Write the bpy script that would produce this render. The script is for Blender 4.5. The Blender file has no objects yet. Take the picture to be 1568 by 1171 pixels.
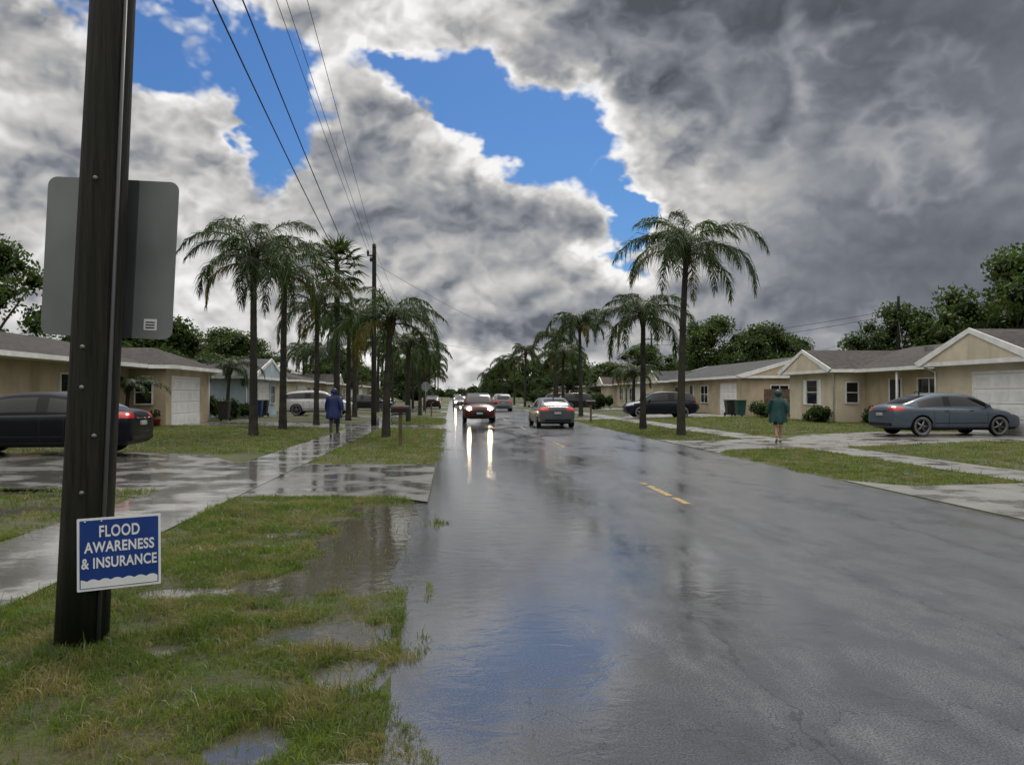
import bpy, bmesh, math, random
import numpy as np
from mathutils import Vector, Matrix, Euler
from mathutils.bvhtree import BVHTree
R=random.Random(11); NR=np.random.default_rng(11)
sc=bpy.context.scene; COL=sc.collection
rad=math.radians
# ------------------------------------------------------------------ helpers
def link(o,parent=None):
    COL.objects.link(o)
    if parent is not None: o.parent=parent
    return o
def empty(name,loc=(0,0,0),rz=0):
    e=bpy.data.objects.new(name,None); e.empty_display_size=.3
    e.location=loc; e.rotation_euler=(0,0,rz); return link(e)
def setsmooth(me,v=True):
    me.polygons.foreach_set('use_smooth',[v]*len(me.polygons)); me.update()
def mobj(name,V,F,mats,midx=None,smooth=False,parent=None,loc=None,rot=None):
    me=bpy.data.meshes.new(name); me.from_pydata([tuple(v) for v in V],[],[tuple(f) for f in F])
    for m in mats: me.materials.append(m)
    if midx is not None: me.polygons.foreach_set('material_index',list(midx))
    if smooth: setsmooth(me)
    me.update(); o=bpy.data.objects.new(name,me)
    if loc: o.location=loc
    if rot: o.rotation_euler=rot
    return link(o,parent)
def npmesh(name,V,F,mats,midx=None,smooth=False):
    V=np.asarray(V,dtype=np.float32); F=np.asarray(F,dtype=np.int32); k=F.shape[1]
    me=bpy.data.meshes.new(name); me.vertices.add(len(V)); me.vertices.foreach_set('co',V.ravel())
    me.loops.add(F.size); me.loops.foreach_set('vertex_index',F.ravel())
    me.polygons.add(len(F)); me.polygons.foreach_set('loop_start',np.arange(0,F.size,k,dtype=np.int32))
    if midx is not None: me.polygons.foreach_set('material_index',np.asarray(midx,dtype=np.int32))
    for m in mats: me.materials.append(m)
    me.update(calc_edges=True); me.validate()
    if smooth: setsmooth(me)
    return me
def box(name,x0,x1,y0,y1,z0,z1,mat,parent=None,bev=0):
    bm=bmesh.new(); bmesh.ops.create_cube(bm,size=1)
    for v in bm.verts:
        v.co=Vector(((x0+x1)/2+v.co.x*(x1-x0),(y0+y1)/2+v.co.y*(y1-y0),(z0+z1)/2+v.co.z*(z1-z0)))
    if bev: bmesh.ops.bevel(bm,geom=bm.edges[:],offset=bev,segments=2,affect='EDGES')
    me=bpy.data.meshes.new(name); bm.to_mesh(me); bm.free(); me.materials.append(mat)
    return link(bpy.data.objects.new(name,me),parent)
def tube_np(P,Rd,n=8,cap=True):
    P=[Vector(p) for p in P]; V=[];F=[]
    for i,p in enumerate(P):
        d=(P[min(i+1,len(P)-1)]-P[max(i-1,0)])
        if d.length<1e-9: d=Vector((0,0,1))
        d.normalize()
        a=Vector((1,0,0)) if abs(d.x)<.9 else Vector((0,1,0))
        u=d.cross(a).normalized(); w=d.cross(u)
        for k in range(n):
            t=2*math.pi*k/n; V.append(p+Rd[i]*(math.cos(t)*u+math.sin(t)*w))
    for i in range(len(P)-1):
        for k in range(n):
            F.append((i*n+k,i*n+(k+1)%n,(i+1)*n+(k+1)%n,(i+1)*n+k))
    return V,F
def tube(name,P,Rd,mat,parent=None,n=10):
    V,F=tube_np(P,Rd,n); F=list(F)
    F.append(tuple(range(n))[::-1]); F.append(tuple(range(len(V)-n,len(V))))
    return mobj(name,V,F,[mat],smooth=True,parent=parent)
class MB:
    def __init__(s): s.V=[];s.F=[];s.M=[];s.n=0
    def add(s,V,F,m):
        V=np.array([tuple(v) for v in V] if not isinstance(V,np.ndarray) else V,dtype=np.float32).reshape(-1,3)
        F=np.asarray(F,dtype=np.int32)
        s.V.append(V); s.F.append(F+s.n); s.M.append(np.full(len(F),m)); s.n+=len(V)
    def mesh(s,name,mats): return npmesh(name,np.vstack(s.V),np.vstack(s.F),mats,np.concatenate(s.M))
_T=NR.random((256,256))
def vn(x,y,s=1.0):
    x=np.asarray(x)*s+57.3; y=np.asarray(y)*s+31.7
    i=np.floor(x).astype(int); j=np.floor(y).astype(int); fx=x-i; fy=y-j
    fx=fx*fx*(3-2*fx); fy=fy*fy*(3-2*fy)
    a=_T[i%256,j%256];b=_T[(i+1)%256,j%256];c=_T[i%256,(j+1)%256];d=_T[(i+1)%256,(j+1)%256]
    return (a*(1-fx)+b*fx)*(1-fy)+(c*(1-fx)+d*fx)*fy
# ------------------------------------------------------------------ materials
class NT:
    def __init__(s,tree): s.t=tree; s.n=tree.nodes; s.l=tree.links
    def new(s,ty,**k):
        nd=s.n.new(ty)
        for a,b in k.items(): setattr(nd,a,b)
        return nd
    def put(s,sock,v):
        if isinstance(v,bpy.types.NodeSocket): s.l.new(v,sock)
        else:
            try: sock.default_value=v
            except Exception: sock.default_value=tuple(v)+(1,)
    def math(s,op,a,b=0.0,c=0.0,clamp=False):
        nd=s.new('ShaderNodeMath',operation=op,use_clamp=clamp); s.put(nd.inputs[0],a); s.put(nd.inputs[1],b); s.put(nd.inputs[2],c)
        return nd.outputs[0]
    def vmath(s,op,a,b,sc=None):
        nd=s.new('ShaderNodeVectorMath',operation=op); s.put(nd.inputs[0],a); s.put(nd.inputs[1],b)
        return nd.outputs[0]
    def noise(s,vec,scale,detail=4,rough=.55,dist=0,out='Fac'):
        nd=s.new('ShaderNodeTexNoise'); s.put(nd.inputs['Vector'],vec)
        nd.inputs['Scale'].default_value=scale; nd.inputs['Detail'].default_value=detail
        nd.inputs['Roughness'].default_value=rough; nd.inputs['Distortion'].default_value=dist
        return nd.outputs[out]
    def rng(s,v,a,b,c=0.0,d=1.0,smooth=True):
        nd=s.new('ShaderNodeMapRange',interpolation_type='SMOOTHSTEP' if smooth else 'LINEAR')
        s.put(nd.inputs[0],v)
        for i,x in zip((1,2,3,4),(a,b,c,d)): s.put(nd.inputs[i],x)
        return nd.outputs[0]
    def mix(s,f,a,b,mode='MIX'):
        nd=s.new('ShaderNodeMix',data_type='RGBA',blend_type=mode); s.put(nd.inputs[0],f)
        for k,v in ((6,a),(7,b)):
            if not isinstance(v,bpy.types.NodeSocket): v=tuple(v)+(1,) if len(v)==3 else v
            s.put(nd.inputs[k],v)
        return nd.outputs[2]
    def mapping(s,vec,scale=(1,1,1),loc=(0,0,0),rot=(0,0,0),ty='POINT'):
        nd=s.new('ShaderNodeMapping',vector_type=ty); s.put(nd.inputs[0],vec)
        nd.inputs['Location'].default_value=loc; nd.inputs['Rotation'].default_value=rot; nd.inputs['Scale'].default_value=scale
        return nd.outputs[0]
    def bump(s,h,strength,dist,normal=None):
        nd=s.new('ShaderNodeBump'); s.put(nd.inputs['Height'],h); s.put(nd.inputs['Strength'],strength); s.put(nd.inputs['Distance'],dist)
        if normal is not None: s.l.new(normal,nd.inputs['Normal'])
        return nd.outputs[0]
def newmat(name):
    m=bpy.data.materials.new(name); m.use_nodes=True; t=NT(m.node_tree)
    b=[n for n in t.n if n.type=='BSDF_PRINCIPLED'][0]
    return m,t,b
def pos(t): return t.new('ShaderNodeNewGeometry').outputs['Position']
def objc(t): return t.new('ShaderNodeTexCoord').outputs['Object']
def pm(name,c,rough=.7,ns=3.0,na=.25,bump=0.0,bs=40,metal=0,coat=0,spec=.5,world=True,dirt=None):
    m,t,b=newmat(name); v=pos(t) if world else objc(t)
    n=t.noise(v,ns,3); c2=tuple(x*(1-na) for x in c); c3=tuple(min(1,x*(1+na)) for x in c)
    colr=t.mix(t.rng(n,.3,.7),c2,c3)
    if dirt:
        n2=t.noise(t.mapping(v,(1,1,.25)),dirt[1],4); colr=t.mix(t.rng(n2,.45,.75,0,.7),colr,dirt[0])
    t.put(b.inputs['Base Color'],colr)
    t.put(b.inputs['Roughness'],t.rng(n,.3,.7,max(.02,rough*.85),min(1,rough*1.15)))
    b.inputs['Metallic'].default_value=metal; b.inputs['Specular IOR Level'].default_value=spec
    b.inputs['Coat Weight'].default_value=coat; b.inputs['Coat Roughness'].default_value=.04
    if bump: t.put(b.inputs['Normal'],t.bump(t.noise(v,bs,3),.6,bump))
    return m
def emis(name,c,s,base=(.5,.5,.5)):
    m,t,b=newmat(name); b.inputs['Base Color'].default_value=base+(1,); b.inputs['Roughness'].default_value=.1
    b.inputs['Emission Color'].default_value=c+(1,); b.inputs['Emission Strength'].default_value=s; return m
def leafmat(name,c1,c2,trans=.3,rough=.45,clump=.6,brown=None,dk=.55):
    m,t,b=newmat(name)
    g=t.new('ShaderNodeNewGeometry'); 
    cc=t.mix(g.outputs['Random Per Island'],c1,c2)
    n=t.noise(g.outputs['Position'],clump,2)
    cc=t.mix(t.rng(n,.35,.65,.0,dk),cc,tuple(x*.35 for x in c1))
    if brown is not None:
        n2=t.noise(g.outputs['Position'],brown[1],3,.65); cc=t.mix(t.rng(n2,.44,.62,0,brown[2]),cc,brown[0])
    t.put(b.inputs['Base Color'],cc); b.inputs['Roughness'].default_value=rough; b.inputs['Specular IOR Level'].default_value=.35
    tr=t.new('ShaderNodeBsdfTranslucent'); t.put(tr.inputs[0],t.mix(.5,cc,(c2[0]*1.5,c2[1]*1.6,c2[2])))
    ms=t.new('ShaderNodeMixShader'); ms.inputs[0].default_value=trans
    t.l.new(b.outputs[0],ms.inputs[1]); t.l.new(tr.outputs[0],ms.inputs[2])
    out=[n for n in t.n if n.type=='OUTPUT_MATERIAL'][0]; t.l.new(ms.outputs[0],out.inputs[0])
    return m
def road_mat():
    m,t,b=newmat('wet_asphalt'); p=pos(t)
    sx=t.new('ShaderNodeSeparateXYZ'); t.l.new(p,sx.inputs[0])
    agg=t.noise(p,85,2,.7); big=t.noise(t.mapping(p,(.9,.25,1)),1.0,4,.6); med=t.noise(t.mapping(p,(1,.5,1)),3.2,4,.6)
    col=t.mix(t.rng(agg,.33,.70),(.042,.045,.051),(.158,.162,.172))
    col=t.mix(t.rng(med,.4,.65,0,.4),col,(.055,.057,.063))
    wob=t.math('MULTIPLY',t.math('SUBTRACT',med,.5),.55)
    for (sxx,w) in ((5.45,.010),(1.75,.010),(3.62,.008)):
        d=t.math('ABSOLUTE',t.math('ADD',t.math('SUBTRACT',sx.outputs[0],sxx),wob)); col=t.mix(t.math('MULTIPLY',t.math('LESS_THAN',d,w),.6),col,(.02,.02,.02))
    d=t.math('ABSOLUTE',t.math('SUBTRACT',t.math('FRACT',t.math('ADD',t.math('DIVIDE',sx.outputs[1],7.3),t.math('MULTIPLY',wob,.5))),.5)); col=t.mix(t.math('MULTIPLY',t.math('LESS_THAN',d,.0015),.7),col,(.02,.02,.02))
    lane=t.rng(sx.outputs[0],.4,4.2,.16,-.08,False)
    wm=t.math('ADD',t.math('ADD',t.math('MULTIPLY',big,.75),t.math('MULTIPLY',med,.32)),lane)
    wet=t.rng(wm,.44,.68)
    col=t.mix(t.math('MULTIPLY',wet,.55),col,(.045,.048,.055))
    t.put(b.inputs['Base Color'],col)
    t.put(b.inputs['Roughness'],t.rng(wet,0,1,.24,.07,False))
    b.inputs['IOR'].default_value=1.5; b.inputs['Specular IOR Level'].default_value=1.0
    h1=t.bump(agg,t.rng(wet,0,1,.5,.10,False),.003)
    rip=t.noise(t.mapping(p,(1,1.4,1)),4.5,3,.6,.5)
    h2=t.bump(rip,t.rng(med,.35,.65,.10,.30),.012,h1)
    t.put(b.inputs['Normal'],h2)
    return m
def conc_mat(name,c,joint=1.5,wet=.5,rdry=.28):
    m,t,b=newmat(name); p=pos(t); sx=t.new('ShaderNodeSeparateXYZ'); t.l.new(p,sx.inputs[0])
    n=t.noise(p,1.2,5,.6); f=t.noise(p,60,2)
    col=t.mix(t.rng(n,.3,.7),c,tuple(x*.5 for x in c)); col=t.mix(t.rng(f,.3,.7,0,.4),col,tuple(x*.4 for x in c))
    fr=t.math('FRACT',t.math('DIVIDE',sx.outputs[1],joint)); j=t.math('LESS_THAN',fr,.012/joint*1.6)
    col=t.mix(t.math('MULTIPLY',j,.75),col,(.02,.02,.018)); w=t.rng(n,wet-.05,wet+.08)
    col=t.mix(t.math('MULTIPLY',w,.55),col,(.05,.05,.046))
    t.put(b.inputs['Base Color'],col)
    t.put(b.inputs['Roughness'],t.rng(w,0,1,rdry,.08,False)); b.inputs['Specular IOR Level'].default_value=.8
    t.put(b.inputs['Normal'],t.bump(t.noise(p,5,3),.3,.007,t.bump(f,t.rng(w,0,1,.35,.08,False),.003)))
    return m
def ground_mat():
    m,t,b=newmat('lawn_soil'); p=pos(t)
    n=t.noise(p,.35,5,.6); f=t.noise(p,22,4,.7); k=t.noise(p,1.8,5,.65)
    col=t.mix(t.rng(f,.3,.7),(.018,.032,.007),(.062,.085,.018))
    col=t.mix(t.rng(k,.44,.60,0,.85),col,(.045,.036,.020))
    col=t.mix(t.rng(n,.40,.65,0,.55),col,(.095,.095,.032))
    t.put(b.inputs['Base Color'],col); t.put(b.inputs['Roughness'],t.rng(k,.45,.72,.9,.45)); b.inputs['Specular IOR Level'].default_value=.35
    t.put(b.inputs['Normal'],t.bump(f,1,.05)); return m
def water_mat():
    m,t,b=newmat('puddle_water'); p=pos(t)
    b.inputs['Base Color'].default_value=(.060,.055,.044,1); b.inputs['Roughness'].default_value=.07
    b.inputs['IOR'].default_value=1.5; b.inputs['Specular IOR Level'].default_value=1.0
    t.put(b.inputs['Normal'],t.bump(t.noise(p,6,2,.5,.5),.3,.008)); return m
def wood_pole():
    m,t,b=newmat('creosote_wood'); p=pos(t)
    g=t.noise(t.mapping(p,(1,1,.04)),38,4,.65); s=t.noise(t.mapping(p,(1,1,.3)),3,3)
    col=t.mix(t.rng(g,.3,.7),(.004,.004,.003),(.024,.022,.017)); col=t.mix(t.rng(s,.45,.7,0,.6),col,(.009,.015,.007))
    t.put(b.inputs['Base Color'],col); b.inputs['Roughness'].default_value=.65; b.inputs['Specular IOR Level'].default_value=.25
    t.put(b.inputs['Normal'],t.bump(g,1,.018)); return m
def shingle(name,c):
    m,t,b=newmat(name); p=pos(t); sx=t.new('ShaderNodeSeparateXYZ'); t.l.new(p,sx.inputs[0])
    w=t.math('FRACT',t.math('MULTIPLY',sx.outputs[2],16)); n=t.noise(t.mapping(p,(3,3,16)),1.3,2,.8); n2=t.noise(p,.5,3)
    col=t.mix(t.rng(n,.3,.7),tuple(x*.5 for x in c),tuple(x*1.35 for x in c)); col=t.mix(t.rng(w,0,.18,.5,0,False),col,tuple(x*.3 for x in c))
    col=t.mix(t.rng(n2,.4,.7,0,.5),col,tuple(x*.55 for x in c))
    t.put(b.inputs['Base Color'],col); b.inputs['Roughness'].default_value=.85; b.inputs['Specular IOR Level'].default_value=.15; t.put(b.inputs['Normal'],t.bump(w,.4,.01)); return m
M={}
M['road']=road_mat(); M['conc']=conc_mat('wet_concrete',(.30,.295,.28),1.5,.44,.20); M['drive']=conc_mat('driveway_concrete',(.20,.195,.185),3.0,.48,.24)
M['damp']=conc_mat('damp_concrete',(.24,.235,.22),3.0,.56,.32)
M['ground']=ground_mat(); M['water']=water_mat(); M['pole']=wood_pole()
M['sh1']=shingle('shingle_greybrown',(.058,.052,.049)); M['sh2']=shingle('shingle_grey',(.068,.070,.074)); M['sh3']=shingle('shingle_tan',(.07,.055,.045))
M['tan']=pm('stucco_tan',(.47,.39,.28),.85,1.2,.12,.006,60,dirt=((.31,.25,.17),1.0),spec=.2)
M['cream']=pm('stucco_cream',(.60,.53,.41),.85,1.2,.1,.006,60,dirt=((.38,.33,.24),1.0),spec=.2)
M['blue']=pm('stucco_paleblue',(.37,.46,.52),.85,1.2,.1,.006,60,dirt=((.22,.27,.30),1.0),spec=.2)
M['brown']=pm('stucco_brown',(.27,.21,.16),.85,1.2,.12,.006,60)
M['white']=pm('white_paint',(.80,.80,.78),.5,2,.06)
M['trim']=pm('white_trim',(.74,.74,.72),.5,2,.1)
M['glassw']=pm('window_glass',(.012,.014,.018),.05,1,.2,spec=.5)
M['dark']=pm('dark_paint',(.02,.02,.02),.5)
M['black']=pm('black_plastic',(.010,.010,.011),.5,spec=.3)
M['rubber']=pm('tyre_rubber',(.010,.010,.010),.8,spec=.2)
M['alloy']=pm('alloy',(.16,.16,.17),.35,metal=.7)
M['chrome']=pm('chrome',(.5,.5,.52),.15,metal=1)
M['fence']=pm('fence_wood',(.10,.065,.045),.8,4,.35)
M['galv']=pm('aluminium_signback',(.20,.215,.22),.5,1.4,.12,metal=.35,dirt=((.10,.11,.11),1.5))
M['galvd_shade']=pm('dark_steel_and_shade',(.045,.05,.05),.5,1.4,.12)  # steel of the ground wire moulding, and the painted pole shade on the sign
M['bark']=pm('bark',(.055,.048,.040),.9,3,.4,.03,14)
M['palmbark']=pm('palm_bark',(.034,.032,.026),.9,3,.35,.02,10,spec=.2)
M['boot']=pm('palm_boots',(.060,.055,.025),.9,6,.4,spec=.2)
M['palm']=leafmat('palm_leaf',(.015,.036,.007),(.055,.092,.016),.34,.45,.8)
M['palmy']=leafmat('palm_leaf_old',(.09,.085,.016),(.18,.15,.035),.35,.5,.8)
M['leaf']=leafmat('broad_leaf',(.018,.042,.008),(.075,.122,.022),.32,.5,.35)
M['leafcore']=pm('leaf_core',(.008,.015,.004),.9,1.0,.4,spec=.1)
M['grass']=leafmat('grass_blade',(.040,.088,.010),(.150,.205,.030),.42,.42,1.3,brown=((.21,.165,.070),2.0,.92),dk=.62)
M['yellow']=pm('yellow_marking',(.34,.23,.07),.3,22,.5)
M['wire']=pm('wire_black',(.01,.01,.01),.6)
M['carglass']=pm('car_glass',(.005,.006,.007),.04,1,.1,spec=.5)
M['tail']=emis('tail_lens',(1,.02,.01),.08,(.30,.01,.01))
M['tail_lit']=emis('tail_lens_lit',(1,.05,.02),.28,(.35,.015,.015))
M['head']=emis('head_lens',(1,1,1),.0,(.35,.37,.4))
M['head_lit']=emis('head_lens_lit',(1,.80,.50),110,(.8,.8,.8))
M['plate']=pm('licence_plate',(.35,.35,.34),.4)
M['skin']=pm('skin',(.32,.19,.13),.5)
M['signblue']=pm('sign_blue',(.012,.045,.22),.35,5,.08)
M['signwhite']=pm('sign_white',(.72,.74,.76),.35,5,.04)
# ------------------------------------------------------------------ camera
cam=bpy.data.cameras.new('camera'); co=link(bpy.data.objects.new('camera',cam))
co.location=(0,0,1.6); co.rotation_euler=(rad(90.9),0,rad(-4.56)); cam.lens=27.0; cam.sensor_width=36; cam.clip_end=5000; cam.clip_start=.05
sc.camera=co
sc.view_settings.view_transform='Standard'; sc.view_settings.look='None'; sc.view_settings.exposure=0
# ------------------------------------------------------------------ world sky
SUN_EL,SUN_AZ=48,14
def world():
    w=bpy.data.worlds.new('World'); sc.world=w; w.use_nodes=True; t=NT(w.node_tree)
    try: w.cycles.sampling_method='NONE'
    except Exception as ex: print(ex)
    for n in list(t.n): t.n.remove(n)
    out=t.new('ShaderNodeOutputWorld')
    sky=t.new('ShaderNodeTexSky',sky_type='NISHITA'); sky.sun_disc=False; sky.sun_elevation=rad(SUN_EL); sky.sun_rotation=rad(SUN_AZ)
    sky.air_density=1.3; sky.dust_density=.4; sky.ozone_density=3.0
    D=t.new('ShaderNodeTexCoord').outputs['Generated']
    s=t.new('ShaderNodeSeparateXYZ'); t.l.new(D,s.inputs[0])
    az=t.math('MULTIPLY',t.math('ARCTAN2',s.outputs[0],s.outputs[1]),57.2958)
    el=t.math('MULTIPLY',t.math('ARCSINE',s.outputs[2]),57.2958)
    cmb=t.new('ShaderNodeCombineXYZ'); t.l.new(az,cmb.inputs[0]); t.l.new(el,cmb.inputs[1])
    Wn=t.vmath('SUBTRACT',t.noise(t.mapping(D,(1,1,1.4)),5.0,5,.60,out='Color'),(.5,.5,.5))
    AE=t.vmath('ADD',cmb.outputs[0],t.vmath('MULTIPLY',Wn,(22,15,0)))
    AE2=t.vmath('ADD',cmb.outputs[0],t.vmath('MULTIPLY',Wn,(14,11,0)))
    def blob(src,a,e,ra,re,rot=0):
        mp=t.mapping(src,(ra,re,1),(a,e,0),(0,0,rad(rot)),'TEXTURE')
        ln=t.new('ShaderNodeVectorMath',operation='LENGTH'); t.l.new(mp,ln.inputs[0])
        return t.rng(ln.outputs['Value'],0,1.5,1,0)
    def ssum(src,L):
        acc=None
        for (a,e,ra,re,rot,amt) in L:
            x=t.math('MULTIPLY',blob(src,a,e,ra,re,rot),amt)
            acc=x if acc is None else t.math('ADD',acc,x)
        return acc
    def H(off):
        q=t.vmath('ADD',t.mapping(D,(1,1,1.30),off),t.vmath('MULTIPLY',Wn,(.055,.055,.055)))
        acc=None
        for (scl,det,am,ep) in ((4.2,0,1.0,.0022),(8.9,0,.60,.0014),(18,0,.40,.0009),(38,1,.24,.0006)):
            x=t.math('SUBTRACT',t.noise(q,scl,det,.6),.5)
            x=t.math('MULTIPLY',t.math('SQRT',t.math('ADD',t.math('MULTIPLY',x,x),ep)),2*am)
            acc=x if acc is None else t.math('ADD',acc,x)
        return acc
    h0=H((0,0,0)); h1=H((-.008,0,.021))
    blue=ssum(AE,[(-16.5,22.5,9,4.2,-24,1.25),(-14.6,15.8,3.2,3.2,30,1.0),(6.0,19.6,9,4.0,-12,1.35),(-3.5,21.4,5.5,3.0,-25,1.0),(12.5,13.8,3.4,2.2,20,1.15),(-27,24,3,2,0,.6)])
    blue=t.math('SUBTRACT',blue,t.math('MULTIPLY',t.math('SUBTRACT',h0,.44),1.05))
    cov=t.rng(blue,.34,.70,1,0)
    rim=t.rng(blue,-.05,.48,0,1)
    Ls=ssum(AE2,[(-26,12,12,9,0,.15),(-18.5,17.5,4,3,0,.22),(-16,7,16,6,0,.26),(-1,1.6,12,2.8,0,.62),(-3,27,10,3.6,0,.40),
        (10.5,21.8,3.4,2.4,0,.44),(15.2,17,3.4,4.5,10,.40),(13,10.8,5,2.0,0,.34),(1,16.6,10,1.8,-10,.24),(20,13,7,4,20,.08),
        (26,24,19,6.5,-8,-.19),(34,9,15,9,0,-.15),(2,10,10,4.5,0,-.02)])
    low=t.math('MULTIPLY',t.math('SUBTRACT',t.noise(D,3.4,3,.5),.5),.70)
    tex=t.math('ADD',t.math('MULTIPLY',t.math('SUBTRACT',h0,.46),.55),t.math('MULTIPLY',t.math('SUBTRACT',h0,h1),2.2))
    tex=t.math('ADD',tex,low)
    tex=t.math('MULTIPLY',tex,t.rng(az,14,30,1,.32))
    L=t.math('ADD',.30,Ls); L=t.math('ADD',L,t.math('MULTIPLY',rim,.38))
    L=t.math('MULTIPLY',L,t.math('MAXIMUM',t.math('ADD',1,tex),.5))
    L=t.math('MINIMUM',t.math('MAXIMUM',L,.10),.93)
    tint=t.mix(t.rng(L,.10,.50),(.85,.94,1.12),(1.01,1.0,.99))
    sm=t.new('ShaderNodeVectorMath',operation='SCALE'); t.l.new(tint,sm.inputs[0]); t.l.new(L,sm.inputs[3])
    b1=t.new('ShaderNodeBackground'); b2=t.new('ShaderNodeBackground'); b3=t.new('ShaderNodeBackground')
    t.l.new(t.vmath('MULTIPLY',sky.outputs[0],(.37,.61,.95)),b1.inputs[0]); b1.inputs[1].default_value=.080
    t.l.new(sm.outputs[0],b2.inputs[0]); b2.inputs[1].default_value=1.0
    mx=t.new('ShaderNodeMixShader'); t.l.new(cov,mx.inputs[0]); t.l.new(b1.outputs[0],mx.inputs[1]); t.l.new(b2.outputs[0],mx.inputs[2])
    b3.inputs[0].default_value=(1.02,1,.97,1); t.l.new(t.rng(el,12,62,.60,1.9),b3.inputs[1])
    fr=t.math('MULTIPLY',t.rng(el,31,42,1,0),t.rng(s.outputs[1],.02,.22,0,1))
    mx2=t.new('ShaderNodeMixShader'); t.l.new(fr,mx2.inputs[0]); t.l.new(b3.outputs[0],mx2.inputs[1]); t.l.new(mx.outputs[0],mx2.inputs[2])
    t.l.new(mx2.outputs[0],out.inputs[0])
world()
sun=bpy.data.lights.new('sun','SUN'); sun.energy=1.5; sun.angle=rad(14); sun.color=(1,.93,.83)
so=link(bpy.data.objects.new('sun',sun))
sd=Vector((math.sin(rad(SUN_AZ))*math.cos(rad(SUN_EL)),math.cos(rad(SUN_AZ))*math.cos(rad(SUN_EL)),math.sin(rad(SUN_EL))))
so.rotation_euler=sd.to_track_quat('Z','Y').to_euler(); so.location=(0,0,60)
# ------------------------------------------------------------------ ground
GX=[-3000,-300,-60,-20,-9,-4.65,-3.2,-.34,-.26,7.16,7.24,10.0,11.4,16,30,80,400,3000]
GZ=[.2,.2,.2,.2,.2,.06,.06,.012,-.03,-.03,.012,.06,.06,.2,.2,.2,.2,.2]
def gz(x): return float(np.interp(x,GX,GZ))
PUD=[(-.95,5.25,.40,.28),(-.93,3.62,.20,.22),(-2.25,6.35,.38,.18),(-2.66,4.72,.15,.13),(-6.0,10.6,.8,.5),(-5.35,8.6,.3,.4),(-.62,4.55,.2,.25),(-5.5,7.2,.35,.35),(-1.5,6.6,.35,.22),(-6.8,12.0,.8,.25),(-1.45,5.75,.2,.15),(-2.0,8.9,.3,.2),(-1.75,5.0,.14,.11),(8.9,14.6,.6,.4)]
PD=.036
def sstep(x,a,b):
    t=np.clip((x-a)/(b-a),0,1); return t*t*(3-2*t)
def gzn(x,y):
    x=np.asarray(x,float); y=np.asarray(y,float); z=np.interp(x,GX,GZ)
    inL=sstep(-x,.30,.42)*(1-sstep(-x,3.0,3.15)); inL2=sstep(-x,4.7,4.9)*(1-sstep(-x,8.5,9.5))
    near=sstep(y,-2,0)*(1-sstep(y,11.0,11.6)); fl=sstep(y,5.0,7.2)*(1-sstep(y,11.3,11.75))
    nz=(vn(x,y,2.3)-.5)*.026+(vn(x,y,6.0)-.5)*.022+(vn(x,y,1.1)-.5)*.020
    z=z+nz*(inL+inL2).clip(0,1)*near
    z=z-fl*sstep(-x,.26,.34)*(1-sstep(-x,.9,2.3))*.046
    for (cx,cy,rx,ry) in PUD:
        if cx<0: z=z-.066*np.exp(-(((x-cx)/rx)**2+((y-cy)/ry)**2)*.9)
    return z
def ground():
    xs=sorted(set(GX+[-9+.25*k for k in range(17)]+[-3.2+.045*k for k in range(65)]+[-.30,-.28])); xs=[x for x in xs if not(-.26<x<0)]
    ys=[-300,-20,-10,-4,0,1]+[1.8+.055*k for k in range(182)]+[12,14,16,19,22,30,40,60,80,150,400,1000,4000]
    X,Y=np.meshgrid(xs,ys); Z=gzn(X,Y); V=np.stack([X,Y,Z],2).reshape(-1,3); n=len(xs); m=len(ys)
    i=(np.arange(m-1)[:,None]*n+np.arange(n-1)[None,:]).reshape(-1,1); F=np.hstack([i,i+1,i+n+1,i+n])
    me=npmesh('ground',V,F,[M['ground']],smooth=True); link(bpy.data.objects.new('ground',me))
ground()
def road():
    V=[];F=[]; ys=[-30]+[0+.12*k for k in range(250)]+[30+2*k for k in range(60)]+[200,400,1500]
    for i,y in enumerate(ys):
        a=-.30-.26*float(vn(0,y,1.3))-.10*float(vn(3,y,6)); b=7.22+.14*float(vn(9,y,1.5))+.06*float(vn(5,y,7))
        V+=[(a,y,0),(b,y,0)]
        if i: F.append((2*i-2,2*i-1,2*i+1,2*i))
    mobj('road',V,F,[M['road']])
road()
def sheet(name,xs,edge,dz,mat):
    xs=sorted(set(xs)|{g for g in GX if xs[0]<g<xs[-1]}); V=[];F=[]
    for x in xs:
        a,b=edge(x); z=max(gz(x),0)+dz; V+=[(x,a,z),(x,b,z)]
    for i in range(len(xs)-1): F.append((2*i,2*i+2,2*i+3,2*i+1))
    return mobj(name,V,F,[mat])
for (x0,x1,mt) in ((-4.65,-3.2,'conc'),(10.0,11.4,'damp')):
    sheet('sidewalk',[x0,x1],lambda x:(-15,420),.014,M[mt])
def drive(side,y0,y1,xend,far0=None,far1=None,flare=1.0):
    far0=y0 if far0 is None else far0; far1=y1 if far1 is None else far1
    if side<0: xs=[-.34,-.5,-.8,-1.2,-3.2,-4.65,-6,xend]; e=-.34
    else: xs=[7.24,7.4,7.7,8.1,10.0,11.4,13,xend]; e=7.24
    def ed(x):
        d=abs(x-e); f=flare*max(0,1-d/.9)**2
        k=min(1,max(0,(d-4.3)/1.6))
        return (y0*(1-k)+far0*k-f, y1*(1-k)+far1*k+f)
    sheet('driveway',sorted(xs),ed,.008,M['drive'] if side<0 else M['damp'])
drive(-1,11.9,17.4,-13.5,12.6,19.9,.5); drive(-1,35.6,40,-12.8); drive(-1,50.5,54.5,-12.3); drive(-1,69,74,-14); drive(-1,92,97,-14); drive(-1,118,123,-14)
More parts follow.
